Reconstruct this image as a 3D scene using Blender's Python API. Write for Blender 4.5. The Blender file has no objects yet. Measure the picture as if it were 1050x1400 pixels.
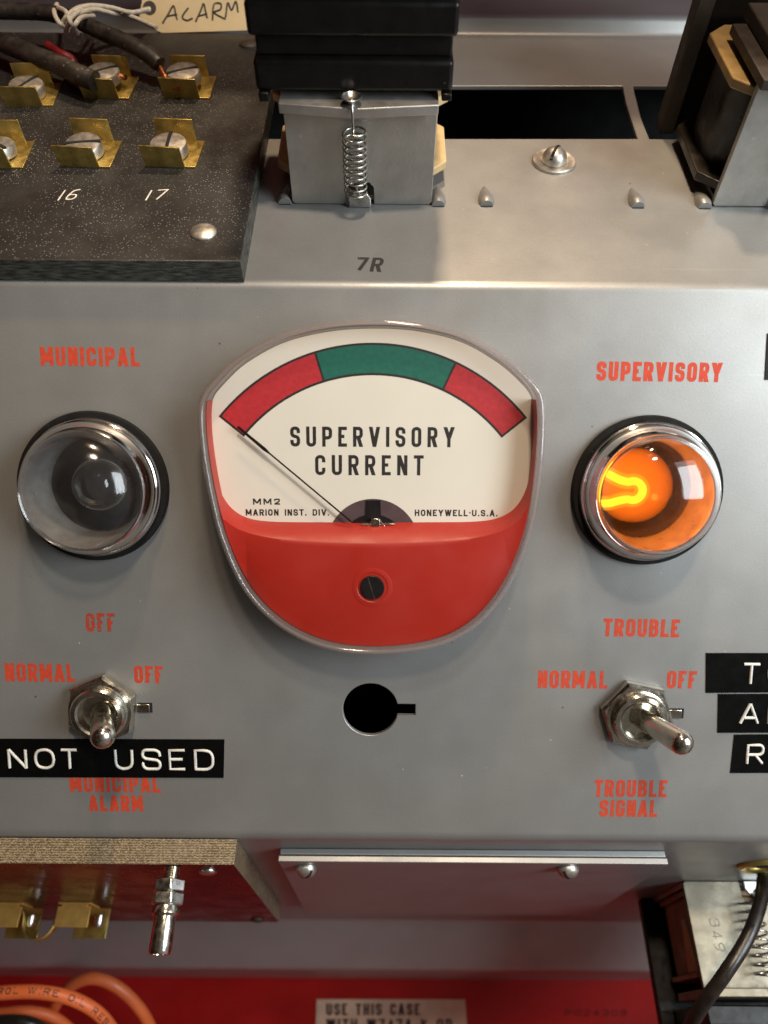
import bpy, bmesh, math, random
from mathutils import Matrix, Vector
from mathutils.geometry import delaunay_2d_cdt
random.seed(7)
S = 0.001                                   # everything below is measured in millimetres
scn = bpy.context.scene
COL = scn.collection

# ------------------------------------------------------------------ camera
D = 178.0                                   # lens to panel, along the panel's normal
TILT = math.atan(1050 / 6000)               # the phone looks down on the panel
cam = bpy.data.cameras.new('camera')
cam.sensor_fit = 'HORIZONTAL'; cam.sensor_width = 27; cam.lens = 27
cam.clip_start = 0.005; cam.clip_end = 20
cam.dof.use_dof = True; cam.dof.focus_distance = 0.186; cam.dof.aperture_fstop = 13
camo = bpy.data.objects.new('camera', cam); COL.objects.link(camo)
CAM3 = Matrix.Rotation(math.pi / 2 - TILT, 3, 'X') @ Matrix.Rotation(math.radians(.4), 3, 'Z')
CAMC = Vector((0, -D, 0))
camo.matrix_world = Matrix.Translation(CAMC * S) @ CAM3.to_4x4()
scn.camera = camo

# ------------------------------------------------------------------ world: a dim room
w = bpy.data.worlds.new('World'); scn.world = w; w.use_nodes = True
nt = w.node_tree; bg = nt.nodes['Background']
tc = nt.nodes.new('ShaderNodeTexCoord'); sx = nt.nodes.new('ShaderNodeSeparateXYZ')
nz = nt.nodes.new('ShaderNodeTexNoise'); nz.inputs['Scale'].default_value = 2.2; nz.inputs['Detail'].default_value = 3
ad = nt.nodes.new('ShaderNodeMath'); ad.operation = 'MULTIPLY_ADD'; ad.inputs[1].default_value = .42; ad.inputs[2].default_value = .12
ad2 = nt.nodes.new('ShaderNodeMath'); ad2.operation = 'MULTIPLY_ADD'; ad2.inputs[1].default_value = .8
rp = nt.nodes.new('ShaderNodeValToRGB')
rp.color_ramp.elements[0].position = .25; rp.color_ramp.elements[0].color = (.030, .022, .016, 1)
rp.color_ramp.elements[1].position = .95; rp.color_ramp.elements[1].color = (.62, .64, .66, 1)
e = rp.color_ramp.elements.new(.55); e.color = (.20, .165, .13, 1)
nt.links.new(tc.outputs['Generated'], sx.inputs[0]); nt.links.new(tc.outputs['Generated'], nz.inputs['Vector'])
nt.links.new(sx.outputs['X'], ad.inputs[0]); nt.links.new(nz.outputs[0], ad2.inputs[0]); nt.links.new(ad.outputs[0], ad2.inputs[2])
nt.links.new(ad2.outputs[0], rp.inputs[0]); nt.links.new(rp.outputs[0], bg.inputs[0])
bg.inputs[1].default_value = .55

def area(name, loc, target, sx_, sy_, power, col):
    l = bpy.data.lights.new(name, 'AREA'); l.shape = 'RECTANGLE'; l.size = sx_ * S; l.size_y = sy_ * S
    l.energy = power; l.color = col
    o = bpy.data.objects.new(name, l); COL.objects.link(o)
    d = (Vector(target) - Vector(loc))
    o.matrix_world = Matrix.Translation(Vector(loc) * S) @ d.to_track_quat('-Z', 'Y').to_matrix().to_4x4()
    return o
area('ceiling_lamp', (30, -160, 560), (0, 0, 0), 40, 32, 2.15, (1, .74, .48))
area('second_ceiling_lamp', (60, -400, 440), (20, 0, -60), 50, 40, 2.5, (1, .80, .60))
area('window', (350, -280, 60), (40, 0, -60), 210, 270, 2.5, (.86, .95, 1))

scn.view_settings.view_transform = 'Standard'; scn.view_settings.look = 'None'
scn.view_settings.exposure = 0; scn.view_settings.gamma = 1
scn.view_settings.use_curve_mapping = False
cy = scn.cycles
cy.use_denoising = True; cy.max_bounces = 12; cy.transparent_max_bounces = 16
cy.transmission_bounces = 10; cy.glossy_bounces = 6; cy.caustics_refractive = False; cy.caustics_reflective = False
cy.sample_clamp_indirect = 4

# ------------------------------------------------------------------ planes of the chassis
c45 = math.sqrt(.5)
def ray(px, py): return CAM3 @ Vector(((px - 525) / 1050, (700 - py) / 1050, -1))
class Frame:
    """a plane of the chassis; a, b run in it, h stands off it (mm). px() reads a measured photo point."""
    def __init__(s, o, ex, ey): s.o = Vector(o); s.ex = Vector(ex); s.ey = Vector(ey); s.n = s.ex.cross(s.ey)
    def px(s, x, y, h=0.0):
        r = ray(x, y); o = s.o + s.n * h; t = (o - CAMC).dot(s.n) / r.dot(s.n); p = CAMC + r * t - o
        return Vector((p.dot(s.ex), p.dot(s.ey)))
    def matrix(s, a, b, h=0.0):
        m = Matrix((s.ex, s.ey, s.n)).transposed().to_4x4()
        m.translation = (s.o + s.ex * a + s.ey * b + s.n * h) * S
        return m
FR = Frame((0, 0, 0), (1, 0, 0), (0, 0, 1))                       # front face
ZT, ZB = 20.67, -115.53
TOP = Frame((0, 0, ZT), (1, 0, 0), (0, c45, c45))                 # slope above the front face
BOT = Frame((0, 0, ZB), (-1, 0, 0), (0, c45, -c45))               # slope below the front face

# ------------------------------------------------------------------ materials
def new_mat(name):
    m = bpy.data.materials.new(name); m.use_nodes = True
    return m, m.node_tree, m.node_tree.nodes['Principled BSDF']
def N(t, kind, **kw):
    n = t.nodes.new(kind)
    for k, v in kw.items():
        if k in n.inputs: n.inputs[k].default_value = v
        else: setattr(n, k, v)
    return n
def ramp(t, src, p0, c0, p1, c1):
    r = t.nodes.new('ShaderNodeValToRGB'); r.color_ramp.elements[0].position = p0; r.color_ramp.elements[1].position = p1
    r.color_ramp.elements[0].color = c0; r.color_ramp.elements[1].color = c1
    t.links.new(src, r.inputs[0]); return r.outputs[0]
def g(v): return (v, v, v, 1)
def mixc(t, fac, a, b):
    m = t.nodes.new('ShaderNodeMix'); m.data_type = 'RGBA'
    for k, v in ((0, fac), (6, a), (7, b)):
        if hasattr(v, 'is_linked'): t.links.new(v, m.inputs[k])
        else: m.inputs[k].default_value = v
    return m.outputs[2]
def mat(name, col, metal=0, rough=.5, var=.12, scale=120, bump=0, bscale=900, rvar=.1, dust=0, dscale=420, dcol=(.6, .57, .5, 1),
        dsize=.06, coat=0, aniso=None, spec=.5, col2=None, grain=0):
    """painted, metal or plastic surface: mottled colour, uneven gloss, fine bump and specks of dust"""
    m, t, b = new_mat(name)
    co = N(t, 'ShaderNodeTexCoord').outputs['Object']
    src = co
    if aniso:
        mp = N(t, 'ShaderNodeMapping'); mp.inputs['Scale'].default_value = aniso; t.links.new(co, mp.inputs[0]); src = mp.outputs[0]
    n1 = N(t, 'ShaderNodeTexNoise', Scale=scale, Detail=5, Roughness=.6); t.links.new(src, n1.inputs['Vector'])
    lo = tuple(v * (1 - var) for v in col) + (1,); hi = tuple(min(1, v * (1 + var)) for v in col) + (1,)
    if col2: hi = tuple(col2) + (1,)
    c = ramp(t, n1.outputs[0], .3, lo, .7, hi)
    if grain:
        gn = N(t, 'ShaderNodeTexNoise', Scale=2600, Detail=2); t.links.new(co, gn.inputs['Vector'])
        sc = N(t, 'ShaderNodeTexNoise', Scale=14, Detail=6, Roughness=.7); t.links.new(co, sc.inputs['Vector'])
        c = mixc(t, ramp(t, gn.outputs[0], .35, g(0), .65, g(grain * 2)), c, tuple(v_ * .55 for v_ in col) + (1,))
        c = mixc(t, ramp(t, sc.outputs[0], .52, g(0), .72, g(.30)), c, tuple(v_ * k_ for v_, k_ in zip(col, (.78, .72, .64))) + (1,))
    if grain:
        v2 = N(t, 'ShaderNodeTexVoronoi', Scale=130); t.links.new(co, v2.inputs['Vector'])
        s2 = N(t, 'ShaderNodeSeparateColor'); t.links.new(v2.outputs['Color'], s2.inputs[0])
        k2 = N(t, 'ShaderNodeMath', operation='MULTIPLY'); t.links.new(ramp(t, v2.outputs['Distance'], .022, g(1), .04, g(0)), k2.inputs[0]); t.links.new(ramp(t, s2.outputs[1], .55, g(0), .56, g(.8)), k2.inputs[1])
        c = mixc(t, k2.outputs[0], c, (.05, .04, .03, 1))
        mp2 = N(t, 'ShaderNodeMapping'); mp2.inputs['Rotation'].default_value = (.2, .55, .1); mp2.inputs['Scale'].default_value = (14, 900, 900); t.links.new(co, mp2.inputs[0])
        ns = N(t, 'ShaderNodeTexNoise', Scale=1, Detail=1); t.links.new(mp2.outputs[0], ns.inputs['Vector'])
        c = mixc(t, ramp(t, ns.outputs[0], .76, g(0), .80, g(.22)), c, tuple(min(1, v_ * 1.5) for v_ in col) + (1,))
    if dust:
        v = N(t, 'ShaderNodeTexVoronoi', Scale=dscale); t.links.new(co, v.inputs['Vector'])
        sm = ramp(t, v.outputs['Distance'], dsize, g(1), dsize * 1.6, g(0))
        wn = N(t, 'ShaderNodeSeparateColor'); t.links.new(v.outputs['Color'], wn.inputs[0])
        keep = ramp(t, wn.outputs[0], 1 - dust, g(0), 1 - dust + .01, g(1))
        mu = N(t, 'ShaderNodeMath', operation='MULTIPLY'); t.links.new(sm, mu.inputs[0]); 
        mn = N(t, 'ShaderNodeTexNoise', Scale=45, Detail=5, Roughness=.7); t.links.new(co, mn.inputs['Vector'])
        kp = N(t, 'ShaderNodeMath', operation='MULTIPLY'); t.links.new(keep, kp.inputs[0]); t.links.new(ramp(t, mn.outputs[0], .38, g(.08), .62, g(1)), kp.inputs[1])
        t.links.new(kp.outputs[0], mu.inputs[1])
        c = mixc(t, mu.outputs[0], c, dcol)
        inv = N(t, 'ShaderNodeMath', operation='SUBTRACT'); inv.inputs[0].default_value = 1; t.links.new(mu.outputs[0], inv.inputs[1])
        mm = N(t, 'ShaderNodeMath', operation='MULTIPLY'); mm.inputs[1].default_value = metal; t.links.new(inv.outputs[0], mm.inputs[0])
        t.links.new(mm.outputs[0], b.inputs['Metallic'])
    else: b.inputs['Metallic'].default_value = metal
    t.links.new(c, b.inputs['Base Color'])
    n2 = N(t, 'ShaderNodeTexNoise', Scale=scale * 1.7, Detail=3); t.links.new(src, n2.inputs['Vector'])
    r = ramp(t, n2.outputs[0], .3, g(max(0, rough - rvar)), .7, g(min(1, rough + rvar))); t.links.new(r, b.inputs['Roughness'])
    b.inputs['Coat Weight'].default_value = coat; b.inputs['Specular IOR Level'].default_value = spec
    b.inputs['Coat Roughness'].default_value = .08
    if bump:
        n3 = N(t, 'ShaderNodeTexNoise', Scale=bscale, Detail=4); t.links.new(src, n3.inputs['Vector'])
        bp = N(t, 'ShaderNodeBump', Strength=bump, Distance=.0002); t.links.new(n3.outputs[0], bp.inputs['Height']); t.links.new(bp.outputs[0], b.inputs['Normal'])
    return m
def ink(name, col, worn=0.0, rough=.55, scale=900):
    m, t, b = new_mat(name)
    co = N(t, 'ShaderNodeTexCoord').outputs['Object']
    n1 = N(t, 'ShaderNodeTexNoise', Scale=scale, Detail=4, Roughness=.65); t.links.new(co, n1.inputs['Vector'])
    t.links.new(ramp(t, n1.outputs[0], .3, tuple(v * .82 for v in col) + (1,), .7, tuple(min(1, v * 1.12) for v in col) + (1,)), b.inputs['Base Color'])
    b.inputs['Roughness'].default_value = rough
    if worn: t.links.new(ramp(t, n1.outputs[0], worn - .06, g(0), worn + .06, g(1)), b.inputs['Alpha'])
    return m
def thin_glass(name, tint=(1, 1, 1), rough=.02, extra=.0, milky=0.0):
    """a clear moulded skin: mostly see-through, mirror-like by Fresnel"""
    m, t, b = new_mat(name); t.nodes.remove(b)
    out = t.nodes['Material Output']
    tr = N(t, 'ShaderNodeBsdfTransparent'); tr.inputs[0].default_value = tint + (1,)
    gl = N(t, 'ShaderNodeBsdfGlossy', Roughness=rough)
    fr = N(t, 'ShaderNodeFresnel', IOR=1.49)
    ge = N(t, 'ShaderNodeNewGeometry'); io = N(t, 'ShaderNodeMath', operation='MULTIPLY_ADD'); io.inputs[1].default_value = 1 / 1.49 - 1.49; io.inputs[2].default_value = 1.49
    t.links.new(ge.outputs['Backfacing'], io.inputs[0]); t.links.new(io.outputs[0], fr.inputs['IOR'])     # same reflection from either side of the sheet
    co = N(t, 'ShaderNodeTexCoord').outputs['Object']
    n1 = N(t, 'ShaderNodeTexNoise', Scale=260, Detail=6, Roughness=.7); t.links.new(co, n1.inputs['Vector'])
    t.links.new(ramp(t, n1.outputs[0], .35, g(rough * .6), .75, g(rough * 2.2)), gl.inputs['Roughness'])
    ma = N(t, 'ShaderNodeMath', operation='ADD'); ma.inputs[1].default_value = extra; t.links.new(fr.outputs[0], ma.inputs[0])
    mx = N(t, 'ShaderNodeMixShader'); t.links.new(ma.outputs[0], mx.inputs[0]); t.links.new(gl.outputs[0], mx.inputs[2])
    if milky:
        df = N(t, 'ShaderNodeBsdfDiffuse'); df.inputs[0].default_value = (.86, .75, .72, 1); m2 = N(t, 'ShaderNodeMixShader', Fac=milky)
        t.links.new(tr.outputs[0], m2.inputs[1]); t.links.new(df.outputs[0], m2.inputs[2]); t.links.new(m2.outputs[0], mx.inputs[1])
    else: t.links.new(tr.outputs[0], mx.inputs[1])
    t.links.new(mx.outputs[0], out.inputs[0]); return m
def glass(name, col=(1, 1, 1), rough=.03, ior=1.49):
    m, t, b = new_mat(name)
    b.inputs['Base Color'].default_value = col + (1,); b.inputs['Transmission Weight'].default_value = 1
    b.inputs['Roughness'].default_value = rough; b.inputs['IOR'].default_value = ior; return m
def glow(name, col, strength, solid=1.0):
    m, t, b = new_mat(name); t.nodes.remove(b); out = t.nodes['Material Output']
    co = N(t, 'ShaderNodeTexCoord').outputs['Object']
    n1 = N(t, 'ShaderNodeTexNoise', Scale=300, Detail=2); t.links.new(co, n1.inputs['Vector'])
    em = N(t, 'ShaderNodeEmission', Strength=strength)
    t.links.new(ramp(t, n1.outputs[0], .3, tuple(v * .8 for v in col) + (1,), .7, col + (1,)), em.inputs[0])
    tr = N(t, 'ShaderNodeBsdfTransparent'); mx = N(t, 'ShaderNodeMixShader', Fac=solid)
    t.links.new(tr.outputs[0], mx.inputs[1]); t.links.new(em.outputs[0], mx.inputs[2]); t.links.new(mx.outputs[0], out.inputs[0]); return m
def board_mat(name, face, edge_lo, edge_hi, rough, dust, weave):
    """laminated phenolic board: smooth dusty faces, raw cut edges with the fibres showing"""
    m = mat(name, face, 0, rough, .3, 60, .12, 1500, .12, dust=dust, dscale=1500, dsize=.15, dcol=(.27, .26, .245, 1))
    t = m.node_tree; b = t.nodes['Principled BSDF']
    l = b.inputs['Base Color'].links[0]; base = l.from_socket
    tcn = N(t, 'ShaderNodeTexCoord')
    sp = N(t, 'ShaderNodeSeparateXYZ'); t.links.new(tcn.outputs['Normal'], sp.inputs[0])
    ab = N(t, 'ShaderNodeMath', operation='ABSOLUTE'); t.links.new(sp.outputs['Z'], ab.inputs[0])
    lt = N(t, 'ShaderNodeMath', operation='LESS_THAN'); lt.inputs[1].default_value = .6; t.links.new(ab.outputs[0], lt.inputs[0])
    if weave:
        wv = N(t, 'ShaderNodeTexWave', Scale=330, Distortion=7, Detail=2); wv.inputs['Detail Scale'].default_value = 5; wv.bands_direction = 'Z'
        wv2 = N(t, 'ShaderNodeTexNoise', Scale=2600, Detail=2)
        mp = N(t, 'ShaderNodeMapping'); mp.inputs['Scale'].default_value = (1, 1, 1.6)
        t.links.new(tcn.outputs['Object'], mp.inputs[0]); t.links.new(mp.outputs[0], wv.inputs['Vector']); t.links.new(mp.outputs[0], wv2.inputs['Vector'])
        mu = N(t, 'ShaderNodeMath', operation='MULTIPLY'); t.links.new(wv.outputs[0], mu.inputs[0]); t.links.new(wv2.outputs[0], mu.inputs[1])
        ec = ramp(t, mu.outputs[0], .1, edge_lo, .6, edge_hi)
    else:
        mp = N(t, 'ShaderNodeMapping'); mp.inputs['Scale'].default_value = (300, 300, 2200); t.links.new(tcn.outputs['Object'], mp.inputs[0])
        wv2 = N(t, 'ShaderNodeTexNoise', Scale=1, Detail=4); t.links.new(mp.outputs[0], wv2.inputs['Vector'])
        ec = ramp(t, wv2.outputs[0], .4, edge_lo, .7, edge_hi)
    t.links.new(mixc(t, lt.outputs[0], base, ec), b.inputs['Base Color'])
    return m

M = {}
M['paint'] = mat('silver_grey_enamel', (.315, .31, .298), .5, .42, .07, 45, .08, 1700, .05, grain=.09, dust=.5, dscale=190, dsize=.026, dcol=(.56, .54, .49, 1))
M['red_paint'] = mat('red_enamel', (.30, .009, .008), 0, .38, .15, 40, .1, 900, .1)
M['alu'] = mat('dull_plated_steel', (.43, .415, .385), .85, .46, .12, 160, .22, 1300, .08, dust=.12, dscale=300, dsize=.08, dcol=(.62, .58, .5, 1))
M['steel'] = mat('bright_steel', (.60, .59, .56), 1, .3, .12, 300, .06, 2500, .1)
M['plate_toned'] = mat('light_toned_plated_steel', (.23, .205, .155), .8, .5, .14, 160, .25, 1300, .08, dust=.15, dscale=300, dsize=.08, dcol=(.5, .46, .36, 1))  # copy of the plated steel, warm lamplight and dimming put into its colour
M['screw'] = mat('dull_screw_steel', (.50, .47, .42), .85, .40, .2, 300, .1, 1500, .1)
M['nickel'] = mat('worn_nickel', (.58, .54, .46), 1, .2, .16, 400, .06, 2500, .09)
M['chrome'] = mat('chrome', (.72, .70, .68), 1, .09, .06, 200, .02, 1500, .05)
M['wire_steel'] = mat('spring_steel', (.50, .47, .42), 1, .28, .15, 500, 0)
M['brass'] = mat('aged_brass', (.56, .41, .12), .9, .38, .25, 260, .15, 1200, .12)
M['brass_lit'] = mat('lamplit_brass', (.78, .43, .11), .55, .42, .2, 260, .1, 1200, .1)  # brighter copy of the brass, direct lamp light put into its colour
M['copper'] = mat('copper', (.68, .26, .12), 1, .32, .15, 500, .1)
M['rubber'] = mat('black_rubber', (.009, .0085, .008), 0, .8, .3, 300, .3, 2500, spec=.2, dust=.2, dscale=900, dsize=.09, dcol=(.12, .11, .10, 1))
M['bakelite'] = mat('black_bakelite', (.007, .006, .0055), 0, .34, .3, 200, .12, 1500, .08, spec=.22, dust=.05, dscale=600, dsize=.08, dcol=(.25, .22, .18, 1))
M['phenolic'] = mat('dark_brown_phenolic', (.035, .024, .017), 0, .55, .3, 200, .15, 1500)
M['cream'] = mat('cream_moulding', (.56, .40, .20), 0, .4, .15, 200, .08, 1200, .1)
M['amber'] = mat('amber_moulding', (.30, .19, .07), 0, .4, .3, 200, .08, 1200, .1)
M['coil_dark'] = mat('varnished_coil_tape', (.022, .017, .012), 0, .35, .5, 150, .35, 500, .15)
M['coil_brown'] = mat('brown_coil_tape', (.34, .215, .115), 0, .5, .35, 150, .3, 500, .15)
M['tape_paper'] = mat('tan_paper_flap', (.55, .39, .2), 0, .6, .2, 200, .2, 700)
M['black_tape'] = mat('black_vinyl', (.003, .003, .003), 0, .3, .3, 200, .03, 900, .06, spec=.14, dust=.02, dscale=300, dsize=.04, dcol=(.4, .38, .34, 1))
M['emboss'] = ink('stretched_white_vinyl', (.66, .65, .60), 0, .45, 1200)
M['white_dial'] = mat('ivory_dial_enamel', (.69, .655, .575), 0, .5, .02, 60, 0)
M['dial_black'] = ink('dial_black_ink', (.018, .014, .014))
M['dial_red'] = ink('dial_red_ink', (.44, .020, .028))
M['dial_green'] = ink('dial_green_ink', (.006, .115, .082))
M['meter_red'] = mat('red_moulding', (.36, .017, .009), 0, .42, .06, 60, .03, 700)
M['meter_black'] = mat('black_movement', (.008, .006, .007), 0, .45, .2, 200, spec=.25)
M['meter_plum'] = mat('plum_grey_movement', (.10, .065, .07), .3, .45, .1, 200)
M['clear'] = thin_glass('clear_acrylic_front', (.985, .98, .965), .015)
M['rim'] = thin_glass('clear_acrylic_rim', (.99, .965, .96), .05, .03, .1)
M['dome'] = thin_glass('lamp_dome_glass', (.95, .95, .94), .09, .02, .012)
M['lens'] = glass('moulded_lens_glass', (1, .985, .97), .05, 1.46)
M['bulb_glass'] = glass('clear_bulb_glass', (.95, .96, .97), .02, 1.5)
M['dome_inner'] = mat('lamp_socket_wall', (.27, .26, .25), .55, .35, .2, 200, .1)
M['socket_dark'] = mat('lamp_socket_dark', (.045, .042, .038), .2, .35, .4, 200, .1)
M['bulb_dark'] = mat('smoked_bulb_glass', (.13, .135, .14), .4, .22, .2, 150, 0, coat=.6)
def glow_volume(name, col, strength):
    m, t, b = new_mat(name); t.nodes.remove(b); em = N(t, 'ShaderNodeEmission', Strength=strength); em.inputs[0].default_value = col + (1,)
    t.links.new(em.outputs[0], t.nodes['Material Output'].inputs['Volume']); return m
M['bulb_glow'] = glow_volume('glowing_neon_gas', (1, .15, .006), 85)
M['halo'] = glow_volume('bright_neon_gas', (1, .42, .015), 170)
M['filament'] = glow('glowing_electrode', (1, .74, .03), 1.6)
M['red_ink'] = ink('red_silk_screen', (.50, .048, .016), .25, .75)
M['red_ink_worn'] = ink('worn_red_silk_screen', (.42, .045, .018), .44)
M['black_ink'] = ink('black_stamp_ink', (.03, .028, .025), .36)
M['pencil'] = ink('grey_pencil', (.12, .10, .07), .42)
M['white_ink'] = ink('white_engraving', (.74, .70, .62), .3)
M['dark_red_ink'] = ink('dark_stamp_on_red', (.03, .003, .003), .4)
M['board'] = board_mat('black_phenolic_board', (.019, .0175, .0162), (.02, .021, .018, 1), (.11, .11, .09, 1), .45, .9, False)
M['canvas_board'] = board_mat('brown_canvas_board', (.045, .008, .007), (.075, .055, .034, 1), (.34, .27, .17, 1), .27, .02, True)  # dark red face holds the red case's reflection in its colour
M['wire_black'] = mat('dirty_black_insulation', (.028, .023, .018), 0, .55, .7, 300, .5, 900, .15, dust=.3, dscale=700, dsize=.18, dcol=(.16, .13, .10, 1))
M['wire_glossy'] = mat('black_cable_sheath', (.014, .010, .008), 0, .33, .4, 300, .15, 900, .1)
M['wire_red'] = mat('red_insulation', (.20, .012, .014), 0, .5, .3, 300, .2)
M['orange'] = mat('orange_cable_sheath', (.64, .135, .038), 0, .42, .12, 120, .1, 700, .1)
M['paper'] = mat('manila_paper', (.60, .46, .26), 0, .8, .1, 60, .15, 900)
M['label_paper'] = mat('aged_label_paper', (.52, .40, .28), 0, .75, .25, 40, .1, 900)
M['string'] = mat('cotton_string', (.62, .56, .46), 0, .9, .2, 700, .7, 1800)
M['hole_shade'] = mat('painted_hole_shade', (.006, .006, .006), 0, .9, .1, 100)  # flat black that stands in for the shade inside holes and slots

# ------------------------------------------------------------------ mesh helpers
def stroke_polys(pts, t, closed=False):
    P = []
    for p in pts:
        p = Vector((p[0], p[1]))
        if not P or (p - P[-1]).length > 1e-4: P.append(p)
    if closed and (P[0] - P[-1]).length < 1e-4: P.pop()
    n = len(P); out = []
    if n < 2: return out
    segs = [(P[i], P[(i + 1) % n]) for i in range(n if closed else n - 1)]
    for a, b in segs:
        d = (b - a).normalized(); q = Vector((-d.y, d.x)) * t / 2
        out.append([a - q, b - q, b + q, a + q])
    for i in range(n if closed else n - 2):
        j = i if closed else i + 1
        a, p, b = P[j - 1], P[j], P[(j + 1) % n]
        d0 = (p - a).normalized(); d1 = (b - p).normalized(); cr = d0.x * d1.y - d0.y * d1.x
        if abs(cr) < .02: continue
        sg = -1 if cr > 0 else 1
        n0 = Vector((-d0.y, d0.x)) * sg * t / 2; n1 = Vector((-d1.y, d1.x)) * sg * t / 2
        m = (n0 + n1); k = t * t / 4 / max(1e-9, m.dot(n0))
        k = min(k, 1.3)
        out.append([p, p + n0, p + m * k, p + n1])
    return out
class MB:
    def __init__(s): s.v = []; s.f = []; s.polys = []; s.pz = 0
    def add(s, vs, fs):
        o = len(s.v); s.v += [Vector(v) for v in vs]; s.f += [tuple(o + i for i in f) for f in fs]; return s
    def box(s, x0, x1, y0, y1, z0, z1):
        return s.add([(x, y, z) for z in (z0, z1) for y in (y0, y1) for x in (x0, x1)],
                     [(0, 2, 3, 1), (4, 5, 7, 6), (0, 1, 5, 4), (2, 6, 7, 3), (0, 4, 6, 2), (1, 3, 7, 5)])
    def prism(s, pts, z0, z1):
        n = len(pts)
        ar = sum(pts[i][0] * pts[(i + 1) % n][1] - pts[(i + 1) % n][0] * pts[i][1] for i in range(n))
        if ar < 0: pts = pts[::-1]
        return s.add([(p[0], p[1], z0) for p in pts] + [(p[0], p[1], z1) for p in pts],
                     [tuple(range(n - 1, -1, -1)), tuple(range(n, 2 * n))] + [(i, (i + 1) % n, n + (i + 1) % n, n + i) for i in range(n)])
    def loft(s, loops, closed=True, cap0=False, cap1=False, ring=False):
        n = len(loops[0]); vs = [p for l in loops for p in l]; fs = []
        m = len(loops)
        for k in range(m if ring else m - 1):
            k2 = (k + 1) % m
            for i in range(n if closed else n - 1):
                j = (i + 1) % n; fs.append((k * n + i, k * n + j, k2 * n + j, k2 * n + i))
        if cap0: fs.append(tuple(range(n - 1, -1, -1)))
        if cap1: fs.append(tuple((m - 1) * n + i for i in range(n)))
        return s.add(vs, fs)
    def lathe(s, prof, n=64, c=(0, 0, 0), mtx=None, cap0=False, cap1=False):
        loops = []
        for r, z in prof:
            l = [Vector((r * math.cos(2 * math.pi * i / n), r * math.sin(2 * math.pi * i / n), z)) for i in range(n)]
            loops.append([(mtx @ p if mtx else p) + Vector(c) for p in l])
        return s.loft(loops, True, cap0, cap1)
    def tube(s, path, r, n=12, cap=True):
        P = [Vector(p) for p in path]; R = r if isinstance(r, (list, tuple)) else [r] * len(P)
        t0 = (P[1] - P[0]).normalized(); up = Vector((0, 0, 1)) if abs(t0.z) < .9 else Vector((1, 0, 0))
        nn = (up - t0 * up.dot(t0)).normalized(); loops = []
        for i, p in enumerate(P):
            t = ((P[min(i + 1, len(P) - 1)] - P[max(i - 1, 0)])).normalized()
            nn = (nn - t * nn.dot(t)).normalized(); b = t.cross(nn)
            loops.append([p + (nn * math.cos(2 * math.pi * k / n) + b * math.sin(2 * math.pi * k / n)) * R[i] for k in range(n)])
        return s.loft(loops, True, cap, cap)
    def ribbon(s, pts, t, z, closed=False):
        s.polys += stroke_polys(pts, t, closed); s.pz = z; return s
    def flush(s):
        """merge the overlapping strokes drawn so far into one flat sheet"""
        if not s.polys: return
        vs = []; fs = []
        for P in s.polys:
            ar = sum(P[i].x * P[(i + 1) % len(P)].y - P[(i + 1) % len(P)].x * P[i].y for i in range(len(P)))
            if abs(ar) < 1e-7: continue
            if ar < 0: P = P[::-1]
            fs.append(list(range(len(vs), len(vs) + len(P)))); vs += [Vector((p.x, p.y)) for p in P]
        r = delaunay_2d_cdt(vs, [], fs, 0, 1e-5)
        s.add([(v.x, v.y, s.pz) for v in r[0]], [tuple(f) for f, src in zip(r[2], r[5]) if src]); s.polys = []
    def build(s, name, m, parent=None, bevel=0, seg=2, smooth=35, loc=None):
        s.flush()
        me = bpy.data.meshes.new(name); me.from_pydata([v * S for v in s.v], [], s.f); me.update()
        bm = bmesh.new(); bm.from_mesh(me); bmesh.ops.recalc_face_normals(bm, faces=bm.faces); bm.to_mesh(me); bm.free()
        me.materials.append(M[m])
        for p in me.polygons: p.use_smooth = True
        me.set_sharp_from_angle(angle=math.radians(smooth))
        o = bpy.data.objects.new(name, me); COL.objects.link(o)
        if parent is not None: o.parent = parent
        if loc: o.location = Vector(loc) * S
        if bevel:
            b = o.modifiers.new('bevel', 'BEVEL'); b.width = bevel * S; b.segments = seg; b.limit_method = 'ANGLE'; b.angle_limit = math.radians(50)
        return o
def tag(o, label=None, cat=None, group=None, kind=None):
    for k, v in (('label', label), ('category', cat), ('group', group), ('kind', kind)):
        if v: o[k] = v
    return o
def thing(name, label, cat, fr, a, b, h=0.0, group=None, rot=0.0):
    o = bpy.data.objects.new(name, None); o.empty_display_size = .005; COL.objects.link(o)
    o.matrix_world = fr.matrix(a, b, h) @ Matrix.Rotation(rot, 4, 'Z')
    return tag(o, label, cat, group)
def copy_tree(o, parent=None):
    c = o.copy(); COL.objects.link(c)
    if parent is not None: c.parent = parent
    for ch in [x for x in bpy.data.objects if x.parent == o]: copy_tree(ch, c)
    return c
def spline(pts, closed=False, sub=10):
    P = [Vector(p) for p in pts]; n = len(P); out = []
    for i in range(n if closed else n - 1):
        p0 = P[(i - 1) % n] if closed or i > 0 else P[0] * 2 - P[1]; p1 = P[i]; p2 = P[(i + 1) % n]
        p3 = P[(i + 2) % n] if closed or i < n - 2 else P[-1] * 2 - P[-2]
        for k in range(sub):
            t = k / sub
            out.append(.5 * (2 * p1 + (p2 - p0) * t + (2 * p0 - 5 * p1 + 4 * p2 - p3) * t * t + (3 * p1 - p0 - 3 * p2 + p3) * t ** 3))
    if not closed: out.append(P[-1])
    return out
def resample(P, n):
    L = [0]
    for a, b in zip(P, P[1:]): L.append(L[-1] + (b - a).length)
    out = []; k = 0
    for i in range(n):
        s_ = L[-1] * i / (n - 1)
        while k < len(P) - 2 and L[k + 1] < s_: k += 1
        d = L[k + 1] - L[k]; out.append(P[k].lerp(P[k + 1], (s_ - L[k]) / d if d else 0))
    return out
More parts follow.
